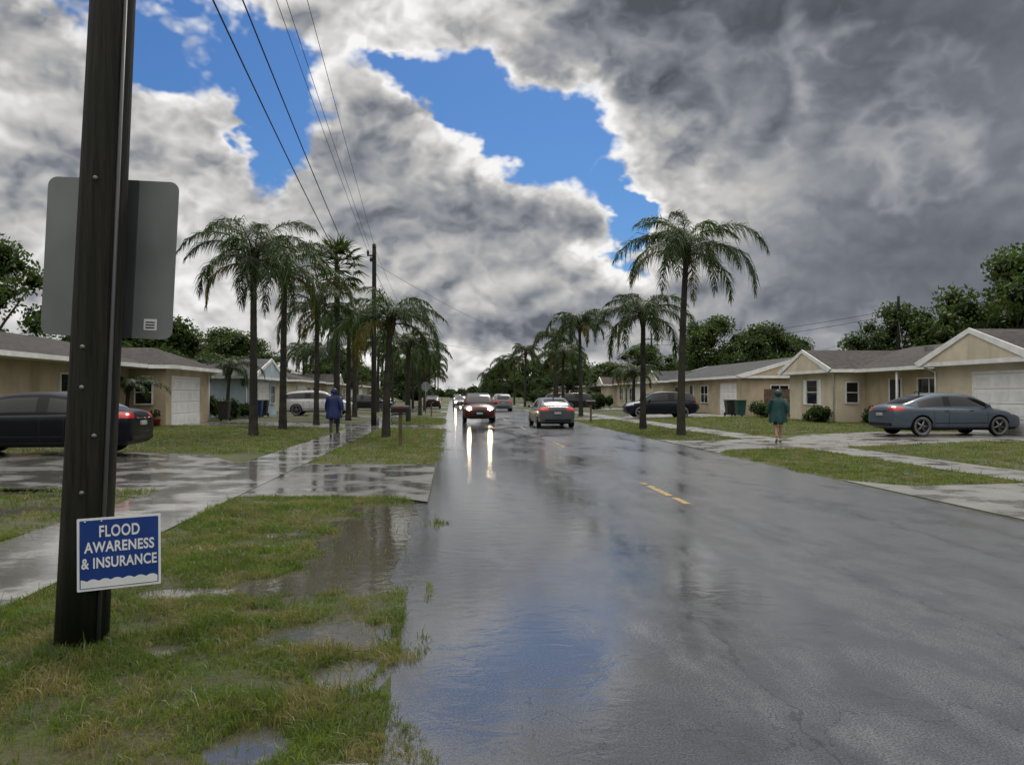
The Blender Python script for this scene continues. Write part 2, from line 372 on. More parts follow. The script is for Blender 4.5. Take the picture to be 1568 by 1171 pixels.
drive(1,7.5,12.6,19,7.5,13.2,1.2); drive(1,21.3,25.6,19.4,21.8,27.6); drive(1,46.5,50.5,19.4,47,54.8); drive(1,72,77,19.4); drive(1,97,102,19.4); drive(1,124,129,19.4)
box('kerb',-.66,-.33,-6,3.36,-.05,.03,M['conc'],bev=.02)
V=[];F=[]; y=11.0
while y<260:
    for k in range(12):
        if k in (3,10): continue
        y0=y+k*.225; y1=y0+.225; a=3.395+.012*R.random(); b=3.50+.015*R.random()
        V+=[(a,y0,.004),(b,y0,.004),(b,y1,.004),(a,y1,.004)]; n=len(V); F.append((n-4,n-3,n-2,n-1))
    y+=12.2
mobj('road_marking',V,F,[M['yellow']])
mobj('flood_water',[(-2.9,4.9,-.003),(-.26,4.9,-.003),(-.26,11.85,-.003),(-2.9,11.85,-.003)],[(0,1,2,3)],[M['water']])
for i,(cx,cy,rx,ry) in enumerate(PUD):
    if cx<0: zl=gz(cx)-PD; k=1.35
    else: zl=gz(cx)+.01; k=.8
    n=40; V=[(cx+rx*k*math.cos(2*math.pi*q/n)*(1+.08*math.sin(3*q)),cy+ry*k*math.sin(2*math.pi*q/n)*(1+.08*math.sin(5*q)),zl) for q in range(n)]
    mobj('puddle',V,[tuple(range(n))],[M['water']])
def grass():
    zones=[(-3.2,.02,2.0,7.5,6400,.050,.0058),(-3.2,.02,7.5,12.0,3000,.050,.008),(-6,-4.65,4.5,9,2600,.05,.007),(-11,-4.65,7,12.9,1300,.05,.010),
      (-3.2,-.20,17.0,36,420,.055,.016),(-13.2,-4.65,19.6,36,260,.06,.020),(-3.2,-.25,39.6,52,220,.06,.03),
      (7.1,10.05,12.2,22,1000,.055,.012),(11.4,19.2,13.0,22,480,.055,.014),(7.15,10.05,25.2,47,300,.06,.02),(11.4,19.2,27.4,47,200,.06,.022)]
    VV=[];FF=[];n0=0
    for (x0,x1,y0,y1,den,h,w) in zones:
        n=int((x1-x0)*(y1-y0)*den); x=NR.uniform(x0,x1,n); y=NR.uniform(y0,y1,n)
        keep=np.ones(n,bool)
        el=-.30+ (vn(x,y,1.5)-.55)*.85+(vn(x,y,6)-.5)*.34; er=7.24-(vn(x,y,2.3)-.55)*.5
        keep&=(x<el)|(x>er)
        pat=vn(x,y,1.7)*.5+vn(x,y,4.5)*.35+vn(x,y,11)*.15
        keep&=(NR.random(n)<np.clip((pat-.30)*5.2,.10,1))
        z=gzn(x,y)
        wl=np.full(n,-9.0); fl=(x<-.2)&(x>-2.9)&(y>4.9)&(y<11.85); wl[fl]=-.003
        for (cx,cy,rx,ry) in PUD:
            if cx<0: q=(((x-cx)/rx)**2+((y-cy)/ry)**2)<1.8; wl[q]=np.maximum(wl[q],gz(cx)-PD)
        dep=wl-z; keep&=~((dep>0)&(NR.random(n)>np.clip(.26-dep*25,.03,.26)))
        sw=((x>-4.62)&(x<-3.23))|((x>10.03)&(x<11.37)); keep&=~sw
        keep&=~((x>-1.3)&(x<.1)&(y>11.9-.5*np.clip(1+(x+.34)/.9,0,1)**2)&(y<17.4+.5*np.clip(1+(x+.34)/.9,0,1)**2))
        keep&=~((x<=-1.3)&(x>-3.3)&(y>11.9)&(y<17.4))
        keep&=~((x<-4.6)&(y>12.65)&(y<19.9))
        keep&=~((x<0)&(y>35.6)&(y<40))
        keep&=~((x>7)&(x<11.5)&(y>21.3-1.0*np.clip(1-(x-7.24)/.9,0,1)**2)&(y<25.6+1.0*np.clip(1-(x-7.24)/.9,0,1)**2))
        keep&=~((x>7)&(x<11.5)&(y<12.6+1.2*np.clip(1-(x-7.24)/.9,0,1)**2))
        keep&=~((x>11.4)&(y>21.7)&(y<27.6)); keep&=~((x>11.4)&(y<13.2))
        x=x[keep];y=y[keep];z=z[keep];n=len(x); z=np.maximum(z,-.02)
        a=NR.uniform(0,2*np.pi,n); hh=h*NR.uniform(.4,1.4,n)*(0.5+1.05*vn(x,y,3.1)); ww=w*NR.uniform(.6,1.3,n)*.5
        tall=NR.random(n)<.015; hh[tall]*=2.0
        cl=vn(x,y,14)*6.28*2; lx=NR.normal(0,.5,n)+.45*np.cos(cl);ly=NR.normal(0,.5,n)+.45*np.sin(cl)
        cx=np.cos(a)*ww; cy=np.sin(a)*ww
        V=np.empty((n,6,3),np.float32)
        V[:,0]=np.stack([x-cx,y-cy,z-.004],1);V[:,1]=np.stack([x+cx,y+cy,z-.004],1)
        mx=x+lx*hh*.4;my=y+ly*hh*.4;mz=z+hh*.62
        V[:,2]=np.stack([mx+cx*.8,my+cy*.8,mz],1);V[:,3]=np.stack([mx-cx*.8,my-cy*.8,mz],1)
        tx=x+lx*hh*1.15;ty=y+ly*hh*1.15;tz=z+hh*(1.0-.25*np.hypot(lx,ly).clip(0,1.6))
        V[:,4]=np.stack([tx+cx*.1,ty+cy*.1,tz],1);V[:,5]=np.stack([tx-cx*.1,ty-cy*.1,tz],1)
        b=(np.arange(n)*6+n0)[:,None]
        FF.append(np.hstack([b,b+1,b+2,b+3])); FF.append(np.hstack([b+3,b+2,b+4,b+5])); VV.append(V.reshape(-1,3)); n0+=n*6
    me=npmesh('grass',np.vstack(VV),np.vstack(FF),[M['grass']]); link(bpy.data.objects.new('grass',me))
grass()
# ------------------------------------------------------------------ palms
def leaflets(mb,P,Dn,Ln,w,mi,g=.5):
    P=np.array(P,np.float32);Dn=np.array(Dn,np.float32);Ln=np.array(Ln,np.float32)[:,None]
    n=len(P); Dn/=np.linalg.norm(Dn,axis=1,keepdims=True)
    up=np.array([0,0,1.0]); s=np.cross(Dn,up+NR.normal(0,.5,(n,3))); s/=np.linalg.norm(s,axis=1,keepdims=True)+1e-6; s*=w
    m=P+Dn*Ln*.45; D2=Dn+np.array([0,0,-g]); D2/=np.linalg.norm(D2,axis=1,keepdims=True); e=m+D2*Ln*.55
    V=np.stack([P-s*.5,P+s*.5,m+s*.5,m-s*.5,e+s*.08,e-s*.08],1).reshape(-1,3)
    b=(np.arange(n)*6)[:,None]; F=np.vstack([np.hstack([b,b+1,b+2,b+3]),np.hstack([b+3,b+2,b+4,b+5])])
    mb.add(V,F,mi)
def palm_mesh(seed,H,L,nf=20,lw=.04,top=76,kn=3):
    r=random.Random(seed); mb=MB()
    bx,by=r.uniform(-.25,.25),r.uniform(-.2,.2); P=[];Rd=[];N=46
    for i in range(N+1):
        s=i/N; P.append((bx*s*s,by*s*s,H*s-.1)); Rd.append((.150-.05*s+ (.05*math.exp(-s*14)))*(1+.05*(i%2)))
    V,F=tube_np(P,Rd,10); mb.add(V,F,0)
    tp=Vector(P[-1])
    for k in range(16):
        a=k*2.4; h=-.55+.6*k/16; o=Vector((math.cos(a),math.sin(a),0))
        V,F=tube_np([tp+o*.05+Vector((0,0,h)),tp+o*.14+Vector((0,0,h+.3)),tp+o*.20+Vector((0,0,h+.5))],[.07,.05,.02],5); mb.add(V,F,1)
    for f in range(nf):
        q=f/(nf-1); a=f*2.39996+r.uniform(-.4,.4)
        e0=top-q*66+r.uniform(-11,11); Lf=L*r.uniform(.75,1.14)*(.85+.25*math.sin(q*3.1)); droop=104+q*30+r.uniform(-20,28)
        old=(q>.86 and r.random()<.5)
        p=tp+Vector((0,0,.15-.25*q)); n=36; pts=[p.copy()];dirs=[]
        tw=r.uniform(-.5,.5)
        for i in range(n):
            s=i/n; e=rad(max(e0-droop*s**1.2,-87)); aa=a+tw*s
            d=Vector((math.cos(aa)*math.cos(e),math.sin(aa)*math.cos(e),math.sin(e))); p=p+d*Lf/n; pts.append(p.copy()); dirs.append(d)
        V,F=tube_np(pts[::2],[.028*(1-.9*i/(len(pts[::2]))) for i in range(len(pts[::2]))],4); mb.add(V,F,3 if old else 2)
        PP=[];DD=[];LL=[]
        for i in range(4,n):
            s=i/n; d=dirs[i]; side=d.cross(Vector((0,0,1)))
            if side.length<.1: side=Vector((-math.sin(a),math.cos(a),0))
            side.normalize(); upv=side.cross(d).normalized()
            ll=.74*Lf/2.8*(math.sin(math.pi*min(1,(s*.88+.12)))**.55)*r.uniform(.7,1.15)
            for sg in (-1,1):
                for kk in range(kn):
                    PP.append(pts[i]+d*r.uniform(0,Lf/n)); dd=side*sg*r.uniform(.5,1.0)+d*r.uniform(.5,1.0)+upv*r.uniform(-.4,.4)+Vector((0,0,-r.uniform(.0,.6)))
                    DD.append(dd); LL.append(ll*r.uniform(.65,1.25))
        for _ in range(5): PP.append(pts[-1]);DD.append(dirs[-1]+Vector((r.uniform(-.3,.3),r.uniform(-.3,.3),0)));LL.append(.35)
        leaflets(mb,PP,DD,LL,lw,3 if old else 2,1.15)
    return mb.mesh('palm_tree',[M['palmbark'],M['boot'],M['palm'],M['palmy']])
def fan_mesh(seed,H,rl=1.0):
    r=random.Random(seed); mb=MB()
    V,F=tube_np([(0,0,H*i/12-.1) for i in range(13)],[.17-.04*i/12 for i in range(13)],9); mb.add(V,F,0)
    for f in range(34):
        a=f*2.4; e=rad(80-f*4.0); d=Vector((math.cos(a)*math.cos(e),math.sin(a)*math.cos(e),math.sin(e))); tp=Vector((0,0,H-.1-.01*f)); c=tp+d*rl*.85
        V,F=tube_np([tp,c],[.02,.012],4); mb.add(V,F,1)
        side=d.cross(Vector((0,0,1)));side.normalize(); up=side.cross(d)
        PP=[];DD=[];LL=[]
        for k in range(22):
            t=rad(-105+210*k/21); PP.append(c); DD.append(d*math.cos(t)+side*math.sin(t)+up*r.uniform(-.12,.12)); LL.append(rl*.75*r.uniform(.85,1.05))
        leaflets(mb,PP,DD,LL,.07,2 if f<28 else 3,.45)
    return mb.mesh('fan_palm',[M['palmbark'],M['boot'],M['palm'],M['palmy']])
pmz={}
for i,(H,L,nf,lw,kn) in enumerate([(6.3,3.2,20,.026,3),(6.6,3.0,19,.028,3),(4.3,2.6,17,.025,3),(7.15,3.2,21,.026,3),(5.2,2.8,18,.028,3),(6.6,2.9,18,.050,2)]):
    pmz[i]=palm_mesh(40+i,H,L,nf,lw,76,kn)
def place(me,name,x,y,rz=0,s=1.0,sz=None):
    o=bpy.data.objects.new(name,me); o.location=(x,y,max(gz(x),0)); o.rotation_euler=(0,0,rz); o.scale=(s,s,sz or s); return link(o)
for k,(m,x,y,rz,s,sz) in enumerate([
    (0,-7.0,28.0,.3,1,1),(1,-7.0,32.8,1.2,1,1),(2,-2.35,28.3,2.0,1,1),(3,8.85,29.0,3.6,1,1),(4,8.75,34.5,2.2,1,1),
    (5,9.3,54.5,.4,1,1),(5,10.6,78,1.9,1.05,1.1),(4,9.4,64,2.5,1,.95),(5,9.4,97,3.3,1,1.05),(5,9.6,116,4.3,1,1),(5,9.5,140,5.3,1,1.1),(5,9.5,170,.3,1,1),(5,9.5,205,1.3,1,1),
    (1,-6.6,38.5,3.4,.9,.86),(4,-5.9,45,4.4,1,1.05),(4,-2.4,44,5.1,.9,.85),(5,-6.4,52,1.1,1,.95),(4,-2.3,58,2.2,.9,.9),(5,-6.2,66,3,1,.9),(4,-2.5,74,4,.9,.95),(5,-6.3,84,5,1,.9),(5,-2.6,96,.5,.9,.8),(5,-6.3,110,1,1,.85),(5,-2.6,128,2,.9,.9),(5,-6,150,3,1,.9),(5,-3,180,3,1,.9),
    (4,14.5,60,1.5,.8,.62),(2,16.8,70,1.5,1,.8),(2,-13.5,33.2,1.5,.65,.42),(4,13.5,84,2.5,.9,.8),(2,-13,46,1.5,.8,.7),(4,-10.5,62,1.5,.9,.9),(4,-15,80,1.5,1,1.1)]):
    place(pmz[m],'palm_tree',x,y,rz,s,sz)
fm=fan_mesh(3,8.3,1.15); place(fm,'fan_palm',-5.9,40.5); place(fm,'fan_palm',-9,75,1,.9,.8); place(fm,'fan_palm',12.5,90,2,1,.8)
# ------------------------------------------------------------------ broadleaf trees
def leafquads(mb,C,n,rx,rz,size,mi,r):
    d=NR.normal(0,1,(n,3)); d/=np.linalg.norm(d,axis=1,keepdims=True); q=NR.random((n,1))**.45
    p=np.array(C)+d*q*np.array([rx,rx,rz])
    a=NR.normal(0,1,(n,3)); a/=np.linalg.norm(a,axis=1,keepdims=True); b=np.cross(a,NR.normal(0,1,(n,3))); b/=np.linalg.norm(b,axis=1,keepdims=True)
    s=size*NR.uniform(.6,1.3,(n,1)); a=a*s; b=b*s*.55
    V=np.stack([p-a,p+b*.9,p+a,p-b*.9],1).reshape(-1,3); i=(np.arange(n)*4)[:,None]; mb.add(V,np.hstack([i,i+1,i+2,i+3]),mi)
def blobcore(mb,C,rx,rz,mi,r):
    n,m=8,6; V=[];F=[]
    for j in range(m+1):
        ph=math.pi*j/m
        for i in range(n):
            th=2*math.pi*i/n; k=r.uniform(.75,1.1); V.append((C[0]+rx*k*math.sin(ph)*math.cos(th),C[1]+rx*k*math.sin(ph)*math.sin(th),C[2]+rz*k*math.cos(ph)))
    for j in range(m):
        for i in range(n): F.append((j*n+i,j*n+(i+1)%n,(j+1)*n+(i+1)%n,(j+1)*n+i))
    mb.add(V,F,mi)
def tree_mesh(seed,H=9,W=4.5,size=.17,nc=46,nl=230,zb=.36):
    r=random.Random(seed); mb=MB()
    V,F=tube_np([(0,0,-.2),(.05,.03,H*.2),(.1,-.05,H*.42),(.0,.1,H*.65)],[.34,.26,.2,.08],9); mb.add(V,F,0)
    for c in range(nc):
        a=r.uniform(0,6.28); q=r.random()**.5; h=zb+ (1-zb)*r.random(); prof=math.sin(math.pi*min(1,(h-zb)/(1-zb)*.80+.18))**.6
        C=(W*q*prof*math.cos(a),W*q*prof*math.sin(a),H*h-.6); s=r.uniform(.75,1.25)*W*.23
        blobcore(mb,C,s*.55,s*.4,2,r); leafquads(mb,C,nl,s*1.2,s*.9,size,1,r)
        if c%3==0:
            V,F=tube_np([(.05,0,H*r.uniform(.22,.45)),(C[0]*.5,C[1]*.5,H*.5*h+1),C],[.12,.07,.03],5); mb.add(V,F,0)
    return mb.mesh('oak_tree',[M['bark'],M['leaf'],M['leafcore']])
T=[tree_mesh(1,9,4.5,.14,46,280),tree_mesh(2,10,5.5,.17,56,260),tree_mesh(3,8,5,.17,50,260)]
for (k,x,y,rz,s,sz) in [(0,-26,44,0,1,1.13),(2,-33,50,1,1,1.05),(1,-24,60,2,1,.75),(2,-19,52,3,.8,.8),(0,-20,70,4,1,.8),(1,-24,90,5,1,.8),(0,-14,100,0,.9,.8),(2,-16,125,1,1,.8),
     (1,43.5,56,2,1.15,1.25),(0,37.5,62,4,.95,1.0),(2,51,64,5,1,1.5),
     (1,29,82,0,1,.96),(2,35,84,2,1,1.15),(0,39,86,4,.8,.92),(0,26,100,2,1,.9),(1,18,118,1,1,.85),(2,15,140,1,1,.95),(0,12.5,170,2,1,1),(1,-9,150,2,1,.85),(2,-8,185,2,1,.95),(0,20,95,3,.9,.6),(2,13,215,1,1,1.1),(1,60,75,1,1,1),
     (1,-16,-6,1,1,.9),(2,24,-4,1,1,.9),(0,-12,-22,1,1,1),(1,16,-25,1,1,1)]:
    place(T[k],'oak_tree',x,y,rz,s,sz)
def treeline():
    mb=MB(); r=random.Random(5)
    for k in range(330):
        sd=r.choice((-1,1)); y=r.uniform(120,420); x=(3.4+ sd*(r.uniform(9,60)+ (y-120)*.03)); h=r.uniform(1,7.5)
        if y<180 and abs(x-3.4)<20: h*=.6
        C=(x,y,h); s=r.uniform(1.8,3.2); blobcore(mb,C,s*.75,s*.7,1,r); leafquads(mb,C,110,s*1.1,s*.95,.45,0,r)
    for k in range(60):
        x=r.uniform(-40,50); y=r.uniform(440,480); C=(x,y,r.uniform(0,4.5 if abs(x-2)>10 else 2.5)); s=r.uniform(3,4.5); blobcore(mb,C,s*.8,s*.7,1,r); leafquads(mb,C,80,s*1.1,s*.9,.7,0,r)
    for k in range(260):
        sd=r.choice((-1,1)); y=r.uniform(48,130); x=(-r.uniform(26,70) if sd<0 else r.uniform(36,90)); h=r.uniform(.5,3.6); C=(x,y,h); s=r.uniform(1.5,2.4); blobcore(mb,C,s*.8,s*.75,1,r); leafquads(mb,C,110,s*1.1,s,.25,0,r)
    for k in range(150):  # unseen trees behind the camera, added to darken reflections in the cars
        x=r.uniform(-70,75); y=r.uniform(-75,-38); C=(x,y,r.uniform(1,7)); s=r.uniform(3,4.5); blobcore(mb,C,s*.9,s*.8,1,r); leafquads(mb,C,50,s*1.1,s,.6,0,r)
    for k in range(90):  # more unseen trees to the sides, added for the same darker reflections
        sd=r.choice((-1,1)); x=sd*r.uniform(30,60); y=r.uniform(-38,20); C=(x,y,r.uniform(1,6)); s=r.uniform(3,4.5); blobcore(mb,C,s*.9,s*.8,1,r); leafquads(mb,C,50,s*1.1,s,.5,0,r)
    link(bpy.data.objects.new('distant_trees',mb.mesh('distant_trees',[M['leaf'],M['leafcore']])))
treeline()
def shrub(x,y,w,h,d=None,name='shrub'):
    mb=MB(); r=random.Random(int(x*31+y*7)); d=d or w
    for k in range(9):
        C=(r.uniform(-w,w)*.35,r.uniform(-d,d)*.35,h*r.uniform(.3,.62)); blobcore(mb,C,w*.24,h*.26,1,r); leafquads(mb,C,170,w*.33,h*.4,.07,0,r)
    o=bpy.data.objects.new(name,mb.mesh(name,[M['leaf'],M['leafcore']])); o.location=(x,y,gz(x)); link(o)
for a in [(-13.2,42.6,1.5,1.5),(-12.4,45,1.2,1.3),(-12.2,46.6,1.2,1.0),(-13.9,31,1.2,1.2),(-14.6,28.5,1.3,1.3),(-17.5,21,1.4,1.2),(18.3,36.9,.9,.9),(18.7,38.3,1.0,.8),(20.1,34.6,1.2,.9),(18.6,44.6,1.3,1.1),(19.9,46,1.2,1.2),(18.3,57.5,1.2,1.0),(18.2,60,1.2,1.1),(18.4,63,1.3,1.3),(-12,64,1.8,1.8),(-11.6,77,2,1.6),(16,92,2.4,2.2),(-10,104,2.4,2.4),(13,108,2.4,2.4),(13.5,68,1.8,1.8),(12.6,110,2.4,2.6),(-8.5,90,2.2,2.0)]: shrub(*a)
# ------------------------------------------------------------------ houses
def roof(parent,axis,a0,a1,b0,b1,ze,zr,mat,wall,h0=0,h1=0,name='roof'):
    bm_=(b0+b1)/2; t=.16
    L=[(a0,b0,ze-t),(a1,b0,ze-t),(a1,b1,ze-t),(a0,b1,ze-t),(a0,b0,ze),(a1,b0,ze),(a1,b1,ze),(a0,b1,ze),(a0+h0,bm_,zr),(a1-h1,bm_,zr)]
    V=[(p[0],p[1],p[2]) if axis=='x' else (p[1],p[0],p[2]) for p in L]
    F=[(3,2,1,0),(0,1,5,4),(1,2,6,5),(2,3,7,6),(3,0,4,7),(4,5,9,8),(6,7,8,9),(5,6,9),(7,4,8)]
    MI=[1,1,1,1,1,0,0,0 if h1 else 2,0 if h0 else 2]
    mobj(name,V,F,[mat,M['trim'],wall],MI,parent=parent)
    for (h,a,sg) in ((h0,a0,-1),(h1,a1,1)):
        if h: continue
        for bb in (b0,b1):
            P=[(a+sg*o,bbb,z) for o in (.002,.05) for (bbb,z) in ((bb,ze+.015),(bm_,zr+.03),(bm_,zr-.16),(bb+(bm_-bb)*.10,ze-.15))]
            V=[p if axis=='x' else (p[1],p[0],p[2]) for p in P]
            mobj('rake_board',V,[(0,1,2,3),(7,6,5,4),(0,4,5,1),(2,6,7,3),(1,5,6,2),(3,7,4,0)],[M['trim']],parent=parent)
def panel(parent,name,pl,sg,t,c0,c1,z0,z1,mat,ax='x',off=0,bev=0):
    a=pl+sg*off; b=pl+sg*(off+t)
    if ax=='x': return box(name,min(a,b),max(a,b),c0,c1,z0,z1,mat,parent,bev)
    return box(name,c0,c1,min(a,b),max(a,b),z0,z1,mat,parent,bev)
def window(parent,pl,sg,c0,c1,z0,z1,ax='x',shut=False,nm=2):
    panel(parent,'window_glass',pl,sg,.015,c0,c1,z0,z1,M['glassw'],ax,.002)
    f=.06
    panel(parent,'window_frame',pl,sg,.06,c0-f,c0,z0-f,z1+f,M['trim'],ax,.001); panel(parent,'window_frame',pl,sg,.06,c1,c1+f,z0-f,z1+f,M['trim'],ax,.001)
    panel(parent,'window_frame',pl,sg,.06,c0,c1,z1,z1+f,M['trim'],ax,.001); panel(parent,'window_sill',pl,sg,.09,c0,c1,z0-f,z0,M['trim'],ax,.001)
    panel(parent,'window_rail',pl,sg,.035,c0,c1,(z0+z1)/2-.02,(z0+z1)/2+.02,M['trim'],ax,.002)
    for k in range(1,nm):
        c=c0+(c1-c0)*k/nm; panel(parent,'window_mullion',pl,sg,.045,c-.025,c+.025,z0,z1,M['trim'],ax,.002)
    if shut:
        for (a,b) in ((c0-.42,c0-.08),(c1+.08,c1+.42)): panel(parent,'shutter',pl,sg,.04,a,b,z0-.05,z1+.05,M['white'],ax,.001)
def garage(parent,pl,sg,c0,c1,z0,z1):
    panel(parent,'garage_frame',pl,sg,.04,c0-.1,c0,z0,z1+.1,M['trim'],'x',.001); panel(parent,'garage_frame',pl,sg,.04,c1,c1+.1,z0,z1+.1,M['trim'],'x',.001)
    panel(parent,'garage_frame',pl,sg,.04,c0,c1,z1,z1+.1,M['trim'],'x',.001)
    for k in range(4):
        a=z0+(z1-z0)*k/4; b=z0+(z1-z0)*(k+1)/4; panel(parent,'garage_door',pl,sg,.03,c0,c1,a+.01,b-.012,M['white'],'x',.001)
        nn=max(3,int((c1-c0)/.8))
        for q in range(nn):
            w=(c1-c0)/nn; panel(parent,'garage_panel',pl,sg,.008,c0+q*w+.1,c0+(q+1)*w-.1,a+.11,b-.11,M['trim'],'x',.031)
def door(parent,pl,sg,c0,c1,z0,z1,mat):
    panel(parent,'door',pl,sg,.05,c0,c1,z0,z1,mat,'x',.001); panel(parent,'door_frame',pl,sg,.07,c0-.08,c0,z0,z1+.08,M['trim'],'x',.001); panel(parent,'door_frame',pl,sg,.07,c1,c1+.08,z0,z1+.08,M['trim'],'x',.001)
G=.2
def stucco_house(): return empty('stucco_house')
h=stucco_house()
box('walls',21,29,24.3,42.7,0,2.75,M['tan'],h); box('garage_wing',19.5,24,23.9,29.6,0,2.752,M['cream'],h); box('bedroom_wing',19.5,24,37.5,42.9,0,2.751,M['cream'],h)
roof(h,'y',23.5,43.5,20.2,30,2.86,4.2,M['sh1'],M['tan'],3.5,3.5)
roof(h,'x',19.0,24.8,23.4,30.1,2.87,4.02,M['sh1'],M['cream']); roof(h,'x',19.0,24.8,37.05,43.35,2.875,4.0,M['sh1'],M['cream'])
garage(h,19.5,-1,24.3,27.2,G,2.35); window(h,21,-1,30.6,33.0,1.0,2.3,'x',False,3); door(h,21,-1,34.3,35.2,G,2.3,M['dark'])
window(h,19.5,-1,39.5,40.7,1.1,2.35,'x',True,1); window(h,37.5,-1,20.0,20.6,1.2,2.2,'y',False,1)
tube('downspout',[(19.44,29.45,.25),(19.44,29.45,2.5),(19.2,29.8,2.7)],[.04]*3,M['white'],h,8); tube('downspout',[(19.44,37.7,.25),(19.44,37.7,2.5),(19.2,37.4,2.7)],[.04]*3,M['white'],h,8)
for y in (30.3,33.7): tube('porch_post',[(20.4,y,.2),(20.4,y,2.7)],[.06]*2,M['white'],h,8)
tube('roof_vent',[(23.0,33,3.2),(23.0,33,3.95)],[.05,.05],M['galv'],h,8); box('roof_vent_box',23.4,23.7,36,36.3,3.7,3.98,M['galv'],h)
h=stucco_house()
box('walls',19.5,28,50.2,69,0,2.75,M['tan'],h); roof(h,'y',49.8,69.5,18.9,28.6,2.86,4.2,M['sh2'],M['tan'])
garage(h,19.5,-1,51.2,54.2,G,2.3); window(h,19.5,-1,57,58.6,1,2.25); door(h,19.5,-1,60.5,61.4,G,2.3,M['dark']); window(h,19.5,-1,63.5,65.5,1,2.25); window(h,50.2,-1,21.5,22.7,1.2,2.2,'y',False,2)
box('bay_wing',18.4,19.49,65.8,68.8,0,2.6,M['cream'],h); roof(h,'x',17.9,22,65.4,69.3,2.8,3.7,M['sh2'],M['cream'])
def generic(side,y0,y1,xf,wall,sh,gside=0,hip=3,depth=9,wing=True):
    h=stucco_house(); s=side
    x0,x1=sorted((xf,xf+s*depth)); box('walls',x0,x1,y0,y1,0,2.75,wall,h); roof(h,'y',y0-.5,y1+.5,x0-.55,x1+.55,2.86,4.15,sh,wall,hip,hip)
    ga=y0+.7 if gside==0 else y1-4.2; garage(h,xf,-s,ga,ga+3.2,G,2.3)
    w0=(y0+5.0) if gside==0 else y0+1
    window(h,xf,-s,w0,w0+1.6,1,2.25); door(h,xf,-s,w0+2.6,w0+3.5,G,2.3,M['dark']); window(h,xf,-s,w0+4.8,w0+6.6,1,2.25)
    if wing and gside==0:
        a,b=sorted((xf-s*1.2,xf-s*.001)); yy=y1-3.6
        box('wing',a,b,yy,yy+3.3,0,2.6,wall,h); a2,b2=sorted((xf-s*1.7,xf+s*3)); roof(h,'x',a2,b2,yy-.4,yy+3.7,2.8,3.7,sh,wall)
    return h
generic(1,76,93,19.5,M['cream'],M['sh3']); generic(1,100,117,19.5,M['tan'],M['sh1'],1,0); generic(1,124,141,19.5,M['cream'],M['sh2'])
generic(-1,66,82,-13,M['cream'],M['sh1'],0); generic(-1,88,104,-13,M['tan'],M['sh2'],1,0); generic(-1,110,126,-13,M['cream'],M['sh3'])
generic(-1,-8,9,-14,M['cream'],M['sh1'],1,3); generic(1,-6,13,19.5,M['tan'],M['sh2'],1,3)  # out-of-view houses near the camera, added to darken car and glass reflections
h=stucco_house()
box('walls',-24,-14.2,19.5,41,0,2.78,M['tan'],h); roof(h,'y',18.8,41.8,-24.6,-13.2,2.92,4.25,M['sh1'],M['tan'],4,3.5)
box('garage_wing',-18,-12.6,35.2,41.2,0,2.75,M['tan'],h); roof(h,'x',-18.5,-12.05,34.7,41.7,2.90,3.85,M['sh1'],M['tan'],0,2.2)
garage(h,-12.6,1,35.9,39.6,G,2.35); window(h,-14.2,1,29.2,30.7,1.05,2.35,'x',False,2); window(h,-14.2,1,22.5,24.8,1.0,2.35); door(h,-14.2,1,32.4,33.4,G,2.3,M['brown']); window(h,35.2,-1,-13.9,-13.2,1.2,2.2,'y',False,1)
tube('downspout',[(-12.52,41.0,.25),(-12.52,41.0,2.7)],[.04]*2,M['white'],h,8)
h=stucco_house()
box('walls',-24,-12.4,47.6,56,0,2.6,M['blue'],h); roof(h,'x',-24.5,-11.8,47.1,56.5,2.72,3.95,M['sh2'],M['blue'])
garage(h,-12.4,1,50.2,53.4,G,2.3); window(h,47.6,-1,-17.5,-16.3,1.1,2.2,'y'); window(h,47.6,-1,-21.5,-20.3,1.1,2.2,'y'); window(h,-12.4,1,54.2,55.3,1,2.2)
tube('downspout',[(-12.35,47.7,.25),(-12.35,47.7,2.6)],[.04]*2,M['white'],h,8)
def fence(x0,x1,y,hh):
    f=empty('wooden_fence'); n=int((x1-x0)/.15)
    for k in range(n): 
        a=x0+k*.15; box('picket',a,a+.138,y-.012+R.uniform(-.004,.004),y+.012,.15,.2+hh+R.uniform(-.02,.02),M['fence'],f)
    for z in (.5,1.5): box('rail',x0,x1,y+.02,y+.06,z,z+.09,M['fence'],f)
fence(19.6,24,46.8,1.75); fence(-19,-14,44.8,1.75)
def bin_(x,y,mat):
    e=empty('trash_bin',(x,y,gz(x)))
    bm=bmesh.new(); bmesh.ops.create_cube(bm,size=1)
    for v in bm.verts:
        k=.30 if v.co.z>0 else .23; v.co=Vector((math.copysign(k,v.co.x),math.copysign(k*1.1,v.co.y),.08 if v.co.z<0 else .98))
    bmesh.ops.bevel(bm,geom=bm.edges[:],offset=.03,segments=2,affect='EDGES'); me=bpy.data.meshes.new('bin_body'); bm.to_mesh(me); bm.free(); me.materials.append(mat); link(bpy.data.objects.new('bin_body',me),e)
    box('lid',-.33,.33,-.36,.38,.985,1.05,mat,e,.02); box('handle',-.25,.25,.38,.44,.93,.96,mat,e)
    for sx in (-.24,.24): tube('wheel',[(sx-.03,.3,.12),(sx+.03,.3,.12)],[.12,.12],M['rubber'],e,14)
M['bingreen']=pm('bin_green',(.015,.06,.045),.4); M['binblue']=pm('bin_blue',(.02,.05,.13),.4); M['red']=pm('red_paint',(.20,.02,.02),.4)
bin_(18.6,48.2,M['bingreen']); bin_(18.3,49.2,M['dark']); bin_(-11.9,48.6,M['binblue']); bin_(-11.8,49.6,M['dark']); bin_(-12.0,41.9,M['dark'])
